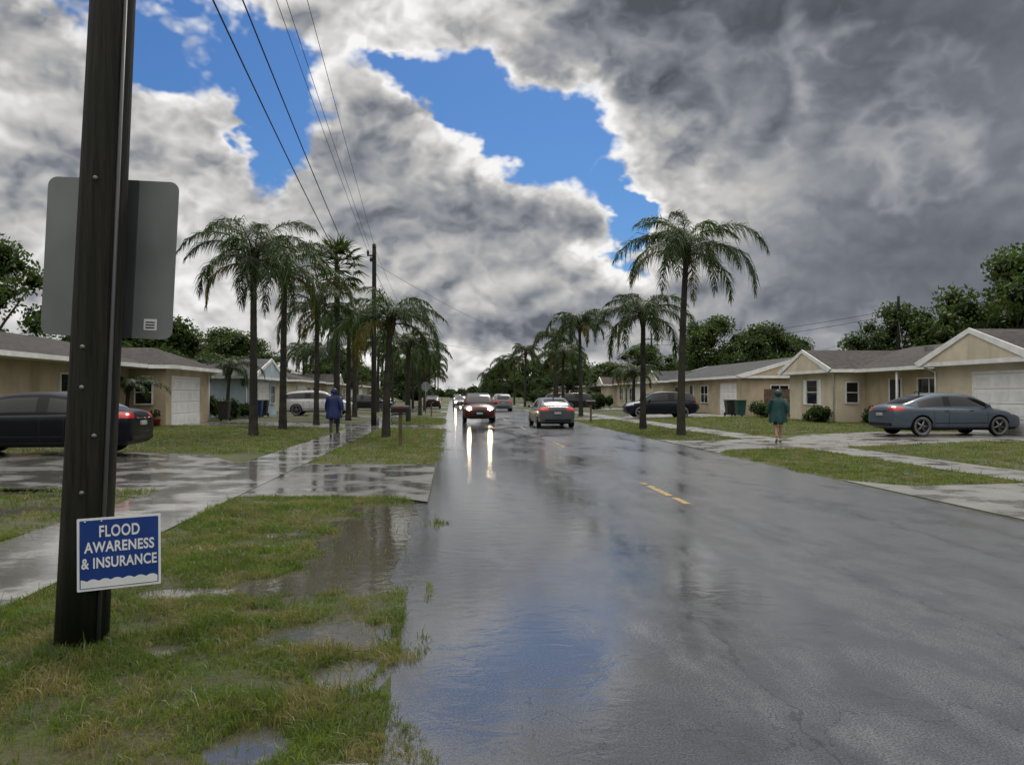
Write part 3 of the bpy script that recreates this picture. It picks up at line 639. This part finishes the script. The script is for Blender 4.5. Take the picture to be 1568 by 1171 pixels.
def pot(x,y):
    e=empty('flower_pot',(x,y,gz(x))); tube('pot',[(0,0,0),(0,0,.3),(0,0,.34),(0,0,.36)],[.15,.22,.25,.2],M['red'],e,14)
    mb=MB(); leafquads(mb,(0,0,.55),120,.22,.22,.06,0,R); link(bpy.data.objects.new('plant',mb.mesh('plant',[M['leaf']])),e)
pot(-12.9,34.8)
def mailbox(x,y):
    e=empty('mailbox',(x,y,max(gz(x),0))); box('post',-.05,.05,-.05,.05,-.1,1.02,M['fence'],e,.005); box('bracket',-.26,.2,-.03,.03,.96,1.0,M['fence'],e)
    n=10; pr=[(-.10,0),(.10,0)]+[(.10*math.cos(math.pi*k/n),.12+.10*math.sin(math.pi*k/n)) for k in range(n+1)]
    V=[(xx,p[0],1.02+p[1]) for xx in (-.28,.26) for p in pr]; m=len(pr); F=[(i,(i+1)%m,m+(i+1)%m,m+i) for i in range(m)]+[tuple(range(m))[::-1],tuple(range(m,2*m))]
    mobj('box',V,F,[M['black']],parent=e); box('flag',-.1,.1,-.115,-.105,1.16,1.21,M['red'],e); box('door_lip',.262,.272,-.08,.08,1.04,1.2,M['dark'],e)
mailbox(-1.5,23.2); mailbox(8.0,43.5); mailbox(-1.4,56)
# ------------------------------------------------------------------ utility poles, wires
def upole(x,y,H,r0,r1,lean=(0,0),arm=True,n=20):
    e=empty('utility_pole',(x,y,max(gz(x),0)))
    P=[(lean[0]*H*i/14,lean[1]*H*i/14,H*i/14-.06) for i in range(15)]; tube('pole',P,[r0+(r1-r0)*i/14 for i in range(15)],M['pole'],e,n)
    tx,ty=lean[0]*H,lean[1]*H
    if arm:
        box('crossarm',tx-1.1,tx+1.1,ty-.12-r1,ty-r1+.0,H-1.0,H-.88,M['pole'],e)
        for k in (-1,-.45,.45,1): tube('insulator',[(tx+k,ty-.06-r1,H-.88),(tx+k,ty-.06-r1,H-.8),(tx+k,ty-.06-r1,H-.72)],[.03,.06,.03],M['dark'],e,8)
    return e
p1=upole(-2.325,5.08,9.6,.155,.102,(.0385,.0),True,28)
tube('ground_wire_moulding',[(.138,-.09,-.05),(.138+.0385*1,-.09,1.0),(.115+.0385*4.5,-.085,4.5)],[.012]*3,M['galvd_shade'],p1,6)
for z,a in ((1.85,-95),(1.60,-92),(1.3,-60),(.95,-80),(2.9,-85)):
    r_=.155-.0055*z; cx=.0385*z+r_*math.cos(rad(a)); cy=r_*math.sin(rad(a)); tube('bolt',[(cx,cy+.01,z),(cx,cy-.012,z)],[.014,.012],M['galv'],p1,10)
p2=upole(-3.85,39.0,9.15,.14,.10,(0,0),False,12)
for z,sx in ((8.9,0),(8.55,-.3),(8.2,-.15)): tube('insulator',[(sx,-.1,z),(sx,-.1,z+.12),(sx,-.1,z+.25)],[.04,.08,.03],M['dark'],p2,8)
box('bracket',-.35,.05,-.13,-.07,8.48,8.55,M['pole'],p2)
upole(36.5,60,9.5,.15,.11,(0,0),False,10); upole(-4.2,86,9.2,.14,.1,(0,0),True,8); upole(26,98,9.5,.14,.1,(0,0),True,8); upole(-4.3,130,9.2,.14,.1,(0,0),True,8); upole(-6.1,41.5,9.2,.12,.09,(0,0),False,8)
wm=MB()
def wire(a,b,r,sag=.25,n=24):
    P=[]
    for i in range(n+1):
        s=i/n; P.append((a[0]+(b[0]-a[0])*s,a[1]+(b[1]-a[1])*s,a[2]+(b[2]-a[2])*s-sag*4*s*(1-s)))
    V,F=tube_np(P,[r]*len(P),5); wm.add(V,F,0)
wire((-3.78,5,9.05),(-6.1,41.5,9.1),.018,.25); wire((-3.3,5,9.1),(-5.3,41,8.7),.016,.2)
wire((-2.95,5,9.3),(-4.15,39,8.75),.007,.12); wire((-2.75,5,9.35),(-4.0,39,8.75),.007,.16); wire((-2.35,5,9.5),(-3.85,39,9.1),.007,.12)
for a in ((-3.78,9.05),(-3.3,9.1),(-2.95,9.3),(-2.35,9.5)): wire((a[0],5,a[1]),(a[0]+1.5,-30,a[1]),.009,.2)
wire((-3.85,39,8.2),(10.5,105,9.4),.010,.6); wire((-3.85,39,9.0),(-4.2,86,9.0),.008,.4); wire((-3.85,39,7.9),(-4.2,86,7.9),.012,.4); wire((-4.2,86,7.9),(10.5,125,8.8),.014,.5)
wire((36.5,60,8.6),(26,98,8.6),.02,.5); wire((36.5,60,7.8),(29,47,3.9),.012,.5); wire((36.5,60,8.2),(26,98,8.0),.02,.6); wire((36.5,60,8.6),(60,55,8.6),.012,.4); wire((36.5,60,7.6),(25,60,4.0),.012,.4)
link(bpy.data.objects.new('overhead_wires',wm.mesh('overhead_wires',[M['wire']])))
# ------------------------------------------------------------------ signs
def rrect(w,h,r,n=6):
    P=[]
    for cx,cy,a0 in ((w/2-r,h/2-r,0),(-w/2+r,h/2-r,90),(-w/2+r,-h/2+r,180),(w/2-r,-h/2+r,270)):
        for k in range(n+1):
            a=rad(a0+90*k/n); P.append((cx+r*math.cos(a),cy+r*math.sin(a)))
    return P
def plate(name,P,y0,y1,mat,parent):
    n=len(P); V=[(p[0],y0,p[1]) for p in P]+[(p[0],y1,p[1]) for p in P]
    return mobj(name,V,[tuple(range(n)),tuple(range(n,2*n))[::-1]]+[(i,n+i,n+(i+1)%n,(i+1)%n) for i in range(n)],[mat],parent=parent)
e=empty('traffic_sign',(-2.255,5.28,2.505)); e.rotation_euler=(0,rad(2.4),rad(-3))
plate('sign_plate',rrect(.86,1.05,.06),0,.004,M['galv'],e); plate('sign_face',rrect(.858,1.048,.06),.0042,.006,M['signwhite'],e)
box('backing_channel',-.05,.05,-.03,-.001,-.5,.5,M['galv'],e); box('pole_shade_bar',.07,.17,-.014,-.001,-.522,.522,M['galvd_shade'],e)  # dark bar is the pole's shade on the sign back, built as a strip
plate('sticker',[(p[0]+.285,p[1]-.43) for p in rrect(.085,.075,.004,2)],-.002,-.0008,M['signwhite'],e)
for k in range(3): box('sticker_text',.255,.315,-.0035,-.0022,-.455+k*.018,-.447+k*.018,M['dark'],e)
yaw=math.atan2(.177,.432)
e=empty('flood_awareness_sign',(-2.062,4.998,.617)); e.rotation_euler=(0,rad(-.6),yaw)
w,hh=.467,.446
plate('board',rrect(w,hh,.006,2),0,.004,M['signwhite'],e); 
plate('blue_field',[(x,z) for x,z in rrect(w-.028,hh-.028,.004,2)],-.0015,-.0003,M['signblue'],e)
P=[(-w/2+.02,-hh/2+.018),(w/2-.02,-hh/2+.018)]; n=60
for k in range(n+1):
    x=w/2-.02-(w-.04)*k/n; P.append((x,-hh/2+.062+.012*abs(math.sin(math.pi*k/n*6.5))-.004))
plate('wave_white',P,-.003,-.0018,M['signwhite'],e)
def text(s,size,z,xw):
    c=bpy.data.curves.new('lettering','FONT'); c.body=s; c.size=size; c.align_x='CENTER'; c.extrude=.0008; c.offset=.0022; c.space_character=1.06
    o=bpy.data.objects.new('lettering',c); COL.objects.link(o); bpy.context.view_layer.update()
    dg=bpy.context.evaluated_depsgraph_get(); me=bpy.data.meshes.new_from_object(o.evaluated_get(dg)); bpy.data.objects.remove(o)
    xs=[v.co.x for v in me.vertices]; k=xw/(max(xs)-min(xs)); mid=(max(xs)+min(xs))/2
    for v in me.vertices: v.co=Vector(((v.co.x-mid)*k,v.co.y,v.co.z))
    me.materials.clear(); me.materials.append(M['signwhite']); ob=bpy.data.objects.new('lettering',me); ob.rotation_euler=(rad(90),0,0); ob.location=(0,-.0030,z); link(ob,e)
text('FLOOD',.098,.105,.225); text('AWARENESS',.090,.012,.39); text('& INSURANCE',.090,-.085,.42)
for sx in (-.19,-.1): tube('screw',[(sx,-.006,.2),(sx,0,.2)],[.006,.006],M['chrome'],e,8)
e=empty('stop_sign',(-2.0,62,0)); oc=[(.38*math.cos(rad(22.5+45*k)),2.25+.38*math.sin(rad(22.5+45*k))) for k in range(8)]
plate('octagon',oc,-.004,0,M['galv'],e); plate('octagon_face',[(a*.99,2.25+(b-2.25)*.99) for a,b in oc],.001,.004,M['red'],e); tube('post',[(0,-.04,0),(0,-.04,2.6)],[.03,.03],M['galv'],e,8)
# ------------------------------------------------------------------ cars
SPEC={
 'sedan':dict(body=[(-2.36,.38,.84,.80,.70),(-2.31,.24,1.00,.93,.80),(-2.05,.20,1.07,.98,.875),(-1.6,.18,1.06,.975,.905),(-.9,.18,1.0,.965,.915),(0,.18,.98,.95,.915),(.9,.18,.98,.94,.91),(1.35,.18,.955,.91,.90),(1.85,.18,.87,.81,.875),(2.18,.2,.77,.71,.81),(2.34,.30,.64,.60,.68)],
   cab=[(-1.98,1.03,.70),(-1.5,1.23,.68),(-1.02,1.385,.64),(-.5,1.45,.63),(-.42,1.455,.63),(.28,1.445,.63),(.62,1.36,.65),(1.0,1.17,.69),(1.36,.97,.73)],zb=.90,hb=.865,bp=3,front=5,rear=2,ax=(-1.40,1.38),wr=.33,H=1.45),
 'suv':dict(body=[(-2.28,.45,.95,.9,.74),(-2.25,.28,1.10,1.04,.84),(-2.0,.24,1.12,1.06,.90),(-1.5,.22,1.12,1.06,.93),(-.8,.22,1.10,1.05,.935),(0,.22,1.08,1.04,.935),(.8,.22,1.08,1.03,.93),(1.2,.22,1.08,1.02,.92),(1.75,.22,1.02,.95,.90),(2.1,.26,.94,.86,.83),(2.28,.38,.76,.70,.70)],
   cab=[(-2.24,1.08,.74),(-2.10,1.40,.72),(-1.92,1.60,.68),(-.62,1.67,.67),(-.52,1.675,.67),(.25,1.66,.67),(.6,1.55,.69),(.92,1.33,.73),(1.24,1.10,.77)],zb=1.0,hb=.885,bp=3,front=5,rear=2,ax=(-1.36,1.36),wr=.36,H=1.68),
}
def eval_mesh(o):
    bpy.context.view_layer.update(); dg=bpy.context.evaluated_depsgraph_get(); return bpy.data.meshes.new_from_object(o.evaluated_get(dg))
CARC={}
def car_meshes(kind):
    if kind in CARC: return CARC[kind]
    S=SPEC[kind]; V=[];F=[]
    for (x,zb,zt,zs,hw) in S['body']:
        zm=zb+(zs-zb)*.48
        half=[(0,zb),(hw*.78,zb),(hw*.955,zb+.07),(hw,zm),(hw*.985,zs-.10),(hw*.93,zs-.015),(hw*.62,zt),(0,zt+.015)]
        ring=half+[(-a,b) for a,b in half[-2:0:-1]]; V+=[(x,a,b) for a,b in ring]; n=len(ring)
    for i in range(len(S['body'])-1):
        for k in range(n): F.append((i*n+k,(i+1)*n+k,(i+1)*n+(k+1)%n,i*n+(k+1)%n))
    F.append(tuple(range(n))); F.append(tuple(range(len(V)-n,len(V)))[::-1])
    o=mobj('tmp',V,F,[M['dark']]); md=o.modifiers.new('s','SUBSURF'); md.levels=3; md.render_levels=3
    me=eval_mesh(o); bpy.data.objects.remove(o); o=bpy.data.objects.new('tmp2',me); link(o)
    bm=bmesh.new(); bm.from_mesh(me); bmesh.ops.recalc_face_normals(bm,faces=bm.faces); bm.to_mesh(me); bm.free()
    cut=[]
    for ax in S['ax']:
        for sy in (-1,1):
            V2,F2=tube_np([(ax,sy*.60,S['wr']),(ax,sy*1.2,S['wr'])],[S['wr']+.055]*2,28); F2=[tuple(f) for f in F2]+[tuple(range(28))[::-1],tuple(range(28,56))]
            c=mobj('cut',V2,F2,[M['black']]); bmm=bmesh.new(); bmm.from_mesh(c.data); bmesh.ops.recalc_face_normals(bmm,faces=bmm.faces); bmm.to_mesh(c.data); bmm.free()
            b=o.modifiers.new('b','BOOLEAN'); b.object=c; b.operation='DIFFERENCE'; b.solver='EXACT'; cut.append(c)
    bme=eval_mesh(o); bpy.data.objects.remove(o)
    for c in cut: bpy.data.objects.remove(c)
    bme.materials.clear()
    for m in (M['dark'],M['black'],M['tail'],M['head'],M['chrome']): bme.materials.append(m)
    xr=S['body'][0][0]; xf=S['body'][-1][0]; zt=.06 if kind=='sedan' else .12
    for p in bme.polygons:
        c=p.center; ay=abs(c.y); mi=0
        inarch=any((c.x-ax)**2+(c.z-S['wr'])**2<(S['wr']+.058)**2 and ay<.9 for ax in S['ax'])
        if c.z<.27+zt*.4: mi=1
        if c.x<xr+.34 and ay>.43 and .79+zt<c.z<.93+zt: mi=2
        if c.x>xf-.52 and ay>.43 and (.60+zt*1.2+ (xf-c.x)*.12)<c.z<(.70+zt*1.6+(xf-c.x)*.17): mi=3
        if c.x>xf-.2 and ay<.44 and .36<c.z<.60+zt: mi=1
        if abs(c.z-S['wr'])<.5 and any(abs(c.x-ax)<S['wr']+.05 for ax in S['ax']) and abs(p.normal.y)<.25 and ay>.58 and inarch: mi=1
        p.material_index=mi
    setsmooth(bme)
    bvh=BVHTree.FromPolygons([v.co for v in bme.vertices],[p.vertices[:] for p in bme.polygons])
    V=[];F=[];MI=[]; hb=S['hb']; zb=S['zb']; cab=S['cab']
    for (x,z,hw) in cab:
        zt_=max(z,zb+.06); hbb=min(hb,hw+.19)
        half=[(hbb,zb-.05),(hbb-.005,zb+.03),(hw+(hbb-hw)*.12,zt_-.055),(hw-.05,zt_-.01),(0,zt_+.008)]
        ring=half+[(-a,b) for a,b in half[-2::-1]]; V+=[(x,a,b) for a,b in ring]; n=len(ring)
    nc=len(cab)
    for i in range(nc-1):
        for k in range(n-1):
            F.append((i*n+k,(i+1)*n+k,(i+1)*n+k+1,i*n+k+1)); kk=min(k,n-2-k); mi=0
            if kk==1 and (S['rear']-1<=i<=S['front']+1): mi=1
            if kk==1 and i==S['bp']: mi=2
            if kk==3 and (i<S['rear'] or i>=S['front']): mi=1
            MI.append(mi)
    F.append(tuple(range(n))); MI.append(0); F.append(tuple(range(len(V)-n,len(V)))[::-1]); MI.append(0)
    o=mobj('tmp',V,F,[M['dark'],M['carglass'],M['black']],MI); md=o.modifiers.new('s','SUBSURF'); md.levels=2; cme=eval_mesh(o); bpy.data.objects.remove(o); setsmooth(cme)
    sv=[];sf=[]
    def ribbon(pts,w=.007,horiz=False):
        for sy in (1,-1):
            prev=None
            for (x,z) in pts:
                h_=bvh.ray_cast(Vector((x,sy*2,z)),Vector((0,-sy,0)))
                if h_[0] is None: prev=None; continue
                q=h_[0]+Vector((0,sy*.003,0)); o_=Vector((0,0,w)) if horiz else Vector((w,0,0)); sv.extend([q-o_,q+o_]); i=len(sv)
                if prev: sf.append((prev-2,prev-1,i-1,i-2))
                prev=i
    zb2=S['body'][4][3]
    for x in (-.98 if kind=='sedan' else -.9,-.46,.95): ribbon([(x,.3+ (zb2-.04-.3)*k/8) for k in range(9)])
    ribbon([(-.98+1.93*k/10,.30) for k in range(11)],.006,True)
    ribbon([(-.95+1.9*k/10,.44) for k in range(11)],.012,True)
    for x in (-.62,.28): 
        ribbon([(x+.16*k/3,zb2-.13) for k in range(4)],.014,True)
    sme=bpy.data.meshes.new('seams'); sme.from_pydata([tuple(v) for v in sv],[],sf); sme.materials.append(M['black'])
    CARC[kind]=(bme,cme,sme); return CARC[kind]
def wheel_mesh(r):
    V=[];F=[];MI=[]; n=28; prof=[(.30*r,-.09,0),(.62*r,-.1,0),(.93*r,-.105,0),(r,-.075,0),(r,.075,0),(.93*r,.105,0),(.70*r,.10,1),(.66*r,.085,1),(.63*r,.04,2),(.12*r,.03,2),(0.001,.03,2)]
    for (rr,y,m) in prof:
        for k in range(n): V.append((rr*math.cos(2*math.pi*k/n),y,rr*math.sin(2*math.pi*k/n)))
    for i in range(len(prof)-1):
        for k in range(n): F.append((i*n+k,i*n+(k+1)%n,(i+1)*n+(k+1)%n,(i+1)*n+k)); MI.append(prof[i+1][2])
    for s in range(5):
        a=2*math.pi*s/5; u=(math.cos(a),math.sin(a)); w=(-u[1],u[0]); b=len(V)
        for (rr,ww,y) in ((.05*r,.10*r,.085),(.66*r,.075*r,.085),(.66*r,.075*r,.05),(.05*r,.10*r,.05)):
            for sg in (-1,1): V.append((u[0]*rr+w[0]*ww*sg,y,u[1]*rr+w[1]*ww*sg))
        F+=[(b,b+1,b+3,b+2),(b+2,b+3,b+5,b+4),(b+1,b+7,b+5,b+3),(b+6,b,b+2,b+4)]; MI+=[1]*4
    me=bpy.data.meshes.new('wheel'); me.from_pydata(V,[],F)
    for m in (M['rubber'],M['alloy'],M['black']): me.materials.append(m)
    me.polygons.foreach_set('material_index',MI); setsmooth(me); return me
WM={k:wheel_mesh(SPEC[k]['wr']) for k in SPEC}
def car(name,kind,paint,x,y,heading,tail='tail',head='head',lamps=False):
    S=SPEC[kind]; e=empty(name,(x,y,max(gz(x),0)+.01),rad(heading)); b,c,s=car_meshes(kind)
    b=b.copy(); c=c.copy(); b.materials[0]=paint; c.materials[0]=paint; b.materials[2]=M[tail]; b.materials[3]=M[head]
    link(bpy.data.objects.new('body',b),e); link(bpy.data.objects.new('cabin',c),e); link(bpy.data.objects.new('panel_seams',s),e)
    for ax in S['ax']:
        for sy in (-1,1):
            o=bpy.data.objects.new('wheel',WM[kind]); o.location=(ax,sy*.795,S['wr']); o.rotation_euler=(0,R.random(),0 if sy>0 else math.pi); link(o,e)
    xr=S['body'][0][0]; xf=S['body'][-1][0]; k=0 if kind=='sedan' else .08
    box('rear_plate',xr-.035,xr+.02,-.16,.16,.68+k,.78+k,M['plate'],e); box('front_plate',xf-.01,xf+.03,-.16,.16,.42+k,.52+k,M['plate'],e)
    box('rear_bumper_insert',xr-.02,xr+.2,-.62,.62,.33+k,.44+k,M['black'],e,.02); box('trunk_chrome',xr-.012,xr+.04,-.38,.38,.83+k,.85+k,M['chrome'],e)
    zc=S['zb']; xm=S['cab'][-2][0]-.12
    for sy in (-1,1):
        box('mirror',xm-.05,xm+.07,*sorted((sy*.90,sy*1.06)),zc+.04,zc+.16,paint,e,.03); box('mirror_arm',xm,xm+.04,*sorted((sy*.80,sy*.92)),zc+.04,zc+.07,M['black'],e)
    tube('aerial',[(-.9,0,S['H']-.06),(-1.0,0,S['H']+.05),(-1.1,0,S['H']+.0)],[.03,.015,.02],M['black'],e,6)
    if lamps:
        for sy in (-1,1):
            tube('headlamp_bulb',[(xf-.12,sy*.58,.70+k*1.5),(xf-.03,sy*.58,.69+k*1.5),(xf+.0,sy*.58,.69+k*1.5)],[.085,.085,.05],M['head_lit'],e,12)
    return e
def paint(name,c,coat=.45): return pm(name,c,.35,2,.06,coat=coat,metal=0,world=False,spec=.15)
P_night=paint('paint_near_black',(.003,.004,.008),.10)
P_navy=paint('paint_navy',(.006,.009,.016),.25); P_blue=paint('paint_slate_blue',(.065,.088,.115)); P_red=paint('paint_dark_red',(.05,.007,.007)); P_grey=paint('paint_grey',(.075,.08,.09))
P_white=paint('paint_white',(.50,.50,.50)); P_black=paint('paint_black',(.010,.010,.011)); P_silver=paint('paint_silver',(.18,.18,.19))
car('parked_car','sedan',P_night,-9.65,18.9,180)
car('parked_car','sedan',P_blue,17.0,25.3,2)
car('oncoming_car','suv',P_red,1.6,44.8,-90,head='head',lamps=True)
car('grey_car','sedan',P_grey,4.95,38.0,91,tail='tail_lit')
car('parked_car','suv',P_navy,13.3,48.4,178)
car('parked_car','suv',P_black,12.9,75,2)
car('parked_car','suv',P_white,-8.9,53,0)
car('suv_car','suv',P_silver,4.9,74,90,tail='tail_lit')
car('oncoming_car','sedan',P_silver,1.2,98,-90,lamps=True)
car('parked_car','sedan',P_black,-7.6,71.5,0); car('parked_car','sedan',P_silver,-9,94,0); car('parked_car','suv',P_red,14.5,99,0); car('parked_car','sedan',P_black,-2.0,86,90)
car('oncoming_car','suv',P_black,1.3,150,-90,lamps=True)
# ------------------------------------------------------------------ people
def skin_obj(name,verts,edges,mat,parent,root=0,sub=2):
    me=bpy.data.meshes.new(name); me.from_pydata([v[:3] for v in verts],edges,[]); o=bpy.data.objects.new(name,me); link(o)
    o.modifiers.new('k','SKIN'); s=o.modifiers.new('s','SUBSURF'); s.levels=sub
    for i,v in enumerate(verts):
        r=v[3]; o.data.skin_vertices[0].data[i].radius=(r,r if len(v)<5 else v[4])
    o.data.skin_vertices[0].data[root].use_root=True
    m2=eval_mesh(o); bpy.data.objects.remove(o); m2.materials.clear(); m2.materials.append(mat); setsmooth(m2)
    for p in m2.polygons: p.material_index=0
    return link(bpy.data.objects.new(name,m2),parent)
def person(name,x,y,heading,coat,trous,shoe,bare,st=1.0,H=1.0):
    e=empty(name,(x,y,max(gz(x),0)+.014),rad(heading)); e.scale=(H,H,H)
    f=.24*st
    V=[(0,0,.96,.135),(0,.01,1.15,.125),(0,.015,1.33,.14),(0,.01,1.47,.06),(0,.02,1.55,.065),(0,.03,1.63,.088),(0,.02,1.71,.065),
       (.17,.0,1.42,.065),(.25,-.10*st,1.17,.047),(.27,.02-.10*st,.94,.034),(-.17,0,1.42,.065),(-.25,.09*st,1.17,.047),(-.26,.24*st,.97,.034),
       (.10,0,.90,.10),(.10,f*.8,.52,.068),(.10,f,.10,.045),(-.10,0,.90,.10),(-.10,-f*.25,.50,.068),(-.10,-f*1.15,.17,.045)]
    E=[(0,1),(1,2),(2,3),(3,4),(4,5),(5,6),(2,7),(7,8),(8,9),(2,10),(10,11),(11,12),(0,13),(13,14),(14,15),(0,16),(16,17),(17,18)]
    body=skin_obj('body',V,E,trous,e)
    body.data.materials.append(M['skin'])
    for p in body.data.polygons:
        c=p.center
        if c.z>1.48 or (abs(c.x)>.2 and c.z<1.02 and c.z>.85) or (bare and c.z<.60): p.material_index=1
    for (sx,yy,zz,pt) in ((.10,f,.0,0),(-.10,-f*1.2,.06,-35)):
        sh=skin_obj('shoe',[(0,-.06,.05,.045),(0,.05,.045,.045),(0,.15,.032,.035),(0,.20,.03,.022)],[(0,1),(1,2),(2,3)],shoe,e,0,1); sh.location=(sx,yy,zz); sh.rotation_euler=(rad(pt),0,0)
    for (hx,hy,hz,sg) in ((.272,.03-.10*st,.90,1),(-.262,.27*st,.93,-1)):
        hd=empty('hand',(0,0,0)); hd.parent=e
        skin_obj('palm',[(hx,hy-.01,hz+.03,.022,.03),(hx,hy,hz-.01,.018,.036),(hx,hy+.004,hz-.045,.014,.036)],[(0,1),(1,2)],M['skin'],hd,0,1)
        for k in range(4):
            oy=-.028+.019*k; ln=(.055,.068,.074,.066)[k]; tube('finger_%d'%(k+1),[(hx,hy+oy,hz-.05),(hx-sg*.006,hy+oy+.004,hz-.05-ln*.55),(hx-sg*.022,hy+oy+.006,hz-.05-ln)],[.0085,.008,.006],M['skin'],hd,6)
        tube('thumb',[(hx,hy+.03,hz+.0),(hx-sg*.012,hy+.055,hz-.03),(hx-sg*.018,hy+.058,hz-.06)],[.011,.0095,.007],M['skin'],hd,6)
    for sx in (-.032,.032): tube('eye',[(sx,.105,1.63),(sx,.114,1.63)],[.011,.006],M['dark'],e,8)
    tube('nose',[(0,.105,1.635),(0,.135,1.605),(0,.11,1.597)],[.008,.013,.008],M['skin'],e,6); tube('mouth',[(-.022,.112,1.575),(.022,.112,1.575)],[.005,.005],M['red'],e,6)
    rings=[(.66,.30,.25),(.80,.285,.235),(.95,.26,.21),(1.10,.235,.185),(1.25,.235,.175),(1.37,.235,.16),(1.43,.20,.14),(1.48,.12,.11),(1.52,.115,.115)]
    V=[];F=[];n=32; rr=random.Random(int(x*10)); ph=rr.uniform(0,6)
    for (z,a,b) in rings:
        k=max(0,(1.3-z))*.16
        for i in range(n):
            t=2*math.pi*i/n; w=1+k*(math.sin(7*t+ph)*.6+math.sin(11*t+2*ph)*.4); V.append((a*w*math.cos(t),b*w*math.sin(t)+.01,z+(.025*math.sin(5*t+ph) if z<.7 else 0)))
    for i in range(len(rings)-1):
        for k in range(n): F.append((i*n+k,i*n+(k+1)%n,(i+1)*n+(k+1)%n,(i+1)*n+k))
    b0=len(V); m=9
    for j in range(m+1):
        ph2=rad(-38+ (128)*j/m)
        for i in range(17):
            t=rad(-232+284*i/16)
            V.append((.128*math.cos(ph2)*math.cos(t)*1.02,.02+.15*math.cos(ph2)*math.sin(t),1.625+.135*math.sin(ph2)))
    for j in range(m):
        for i in range(16): F.append((b0+j*17+i,b0+j*17+i+1,b0+(j+1)*17+i+1,b0+(j+1)*17+i))
    o=mobj('raincoat',V,F,[coat],smooth=True,parent=e); sdf=o.modifiers.new('t','SOLIDIFY'); sdf.thickness=.008; ss=o.modifiers.new('s','SUBSURF'); ss.levels=1; ss.render_levels=1
    for sg,ey,wy in ((1,-.10*st,.0-.10*st),(-1,.09*st,.22*st)):
        tube('sleeve',[(sg*.12,0,1.41),(sg*.19,0,1.40),(sg*.255,ey,1.17),(sg*.272,(ey+wy)/2+.02,1.06),(sg*.27,wy,.985)],[.075,.095,.085,.078,.075],coat,e,14)
    return e
C_blue=pm('raincoat_blue',(.012,.022,.095),.4,6,.2,spec=.3); C_teal=pm('raincoat_teal',(.010,.048,.050),.4,6,.2,spec=.3); C_tr=pm('trousers',(.025,.027,.035),.8); C_sh=pm('shoes',(.10,.10,.10),.6)
person('pedestrian',-4.2,28.2,4,C_blue,C_tr,C_sh,False,1.0,1.0)
person('pedestrian',10.35,23.6,-12,C_teal,C_tr,C_sh,True,.8,.96)
print('objects',len(bpy.data.objects))
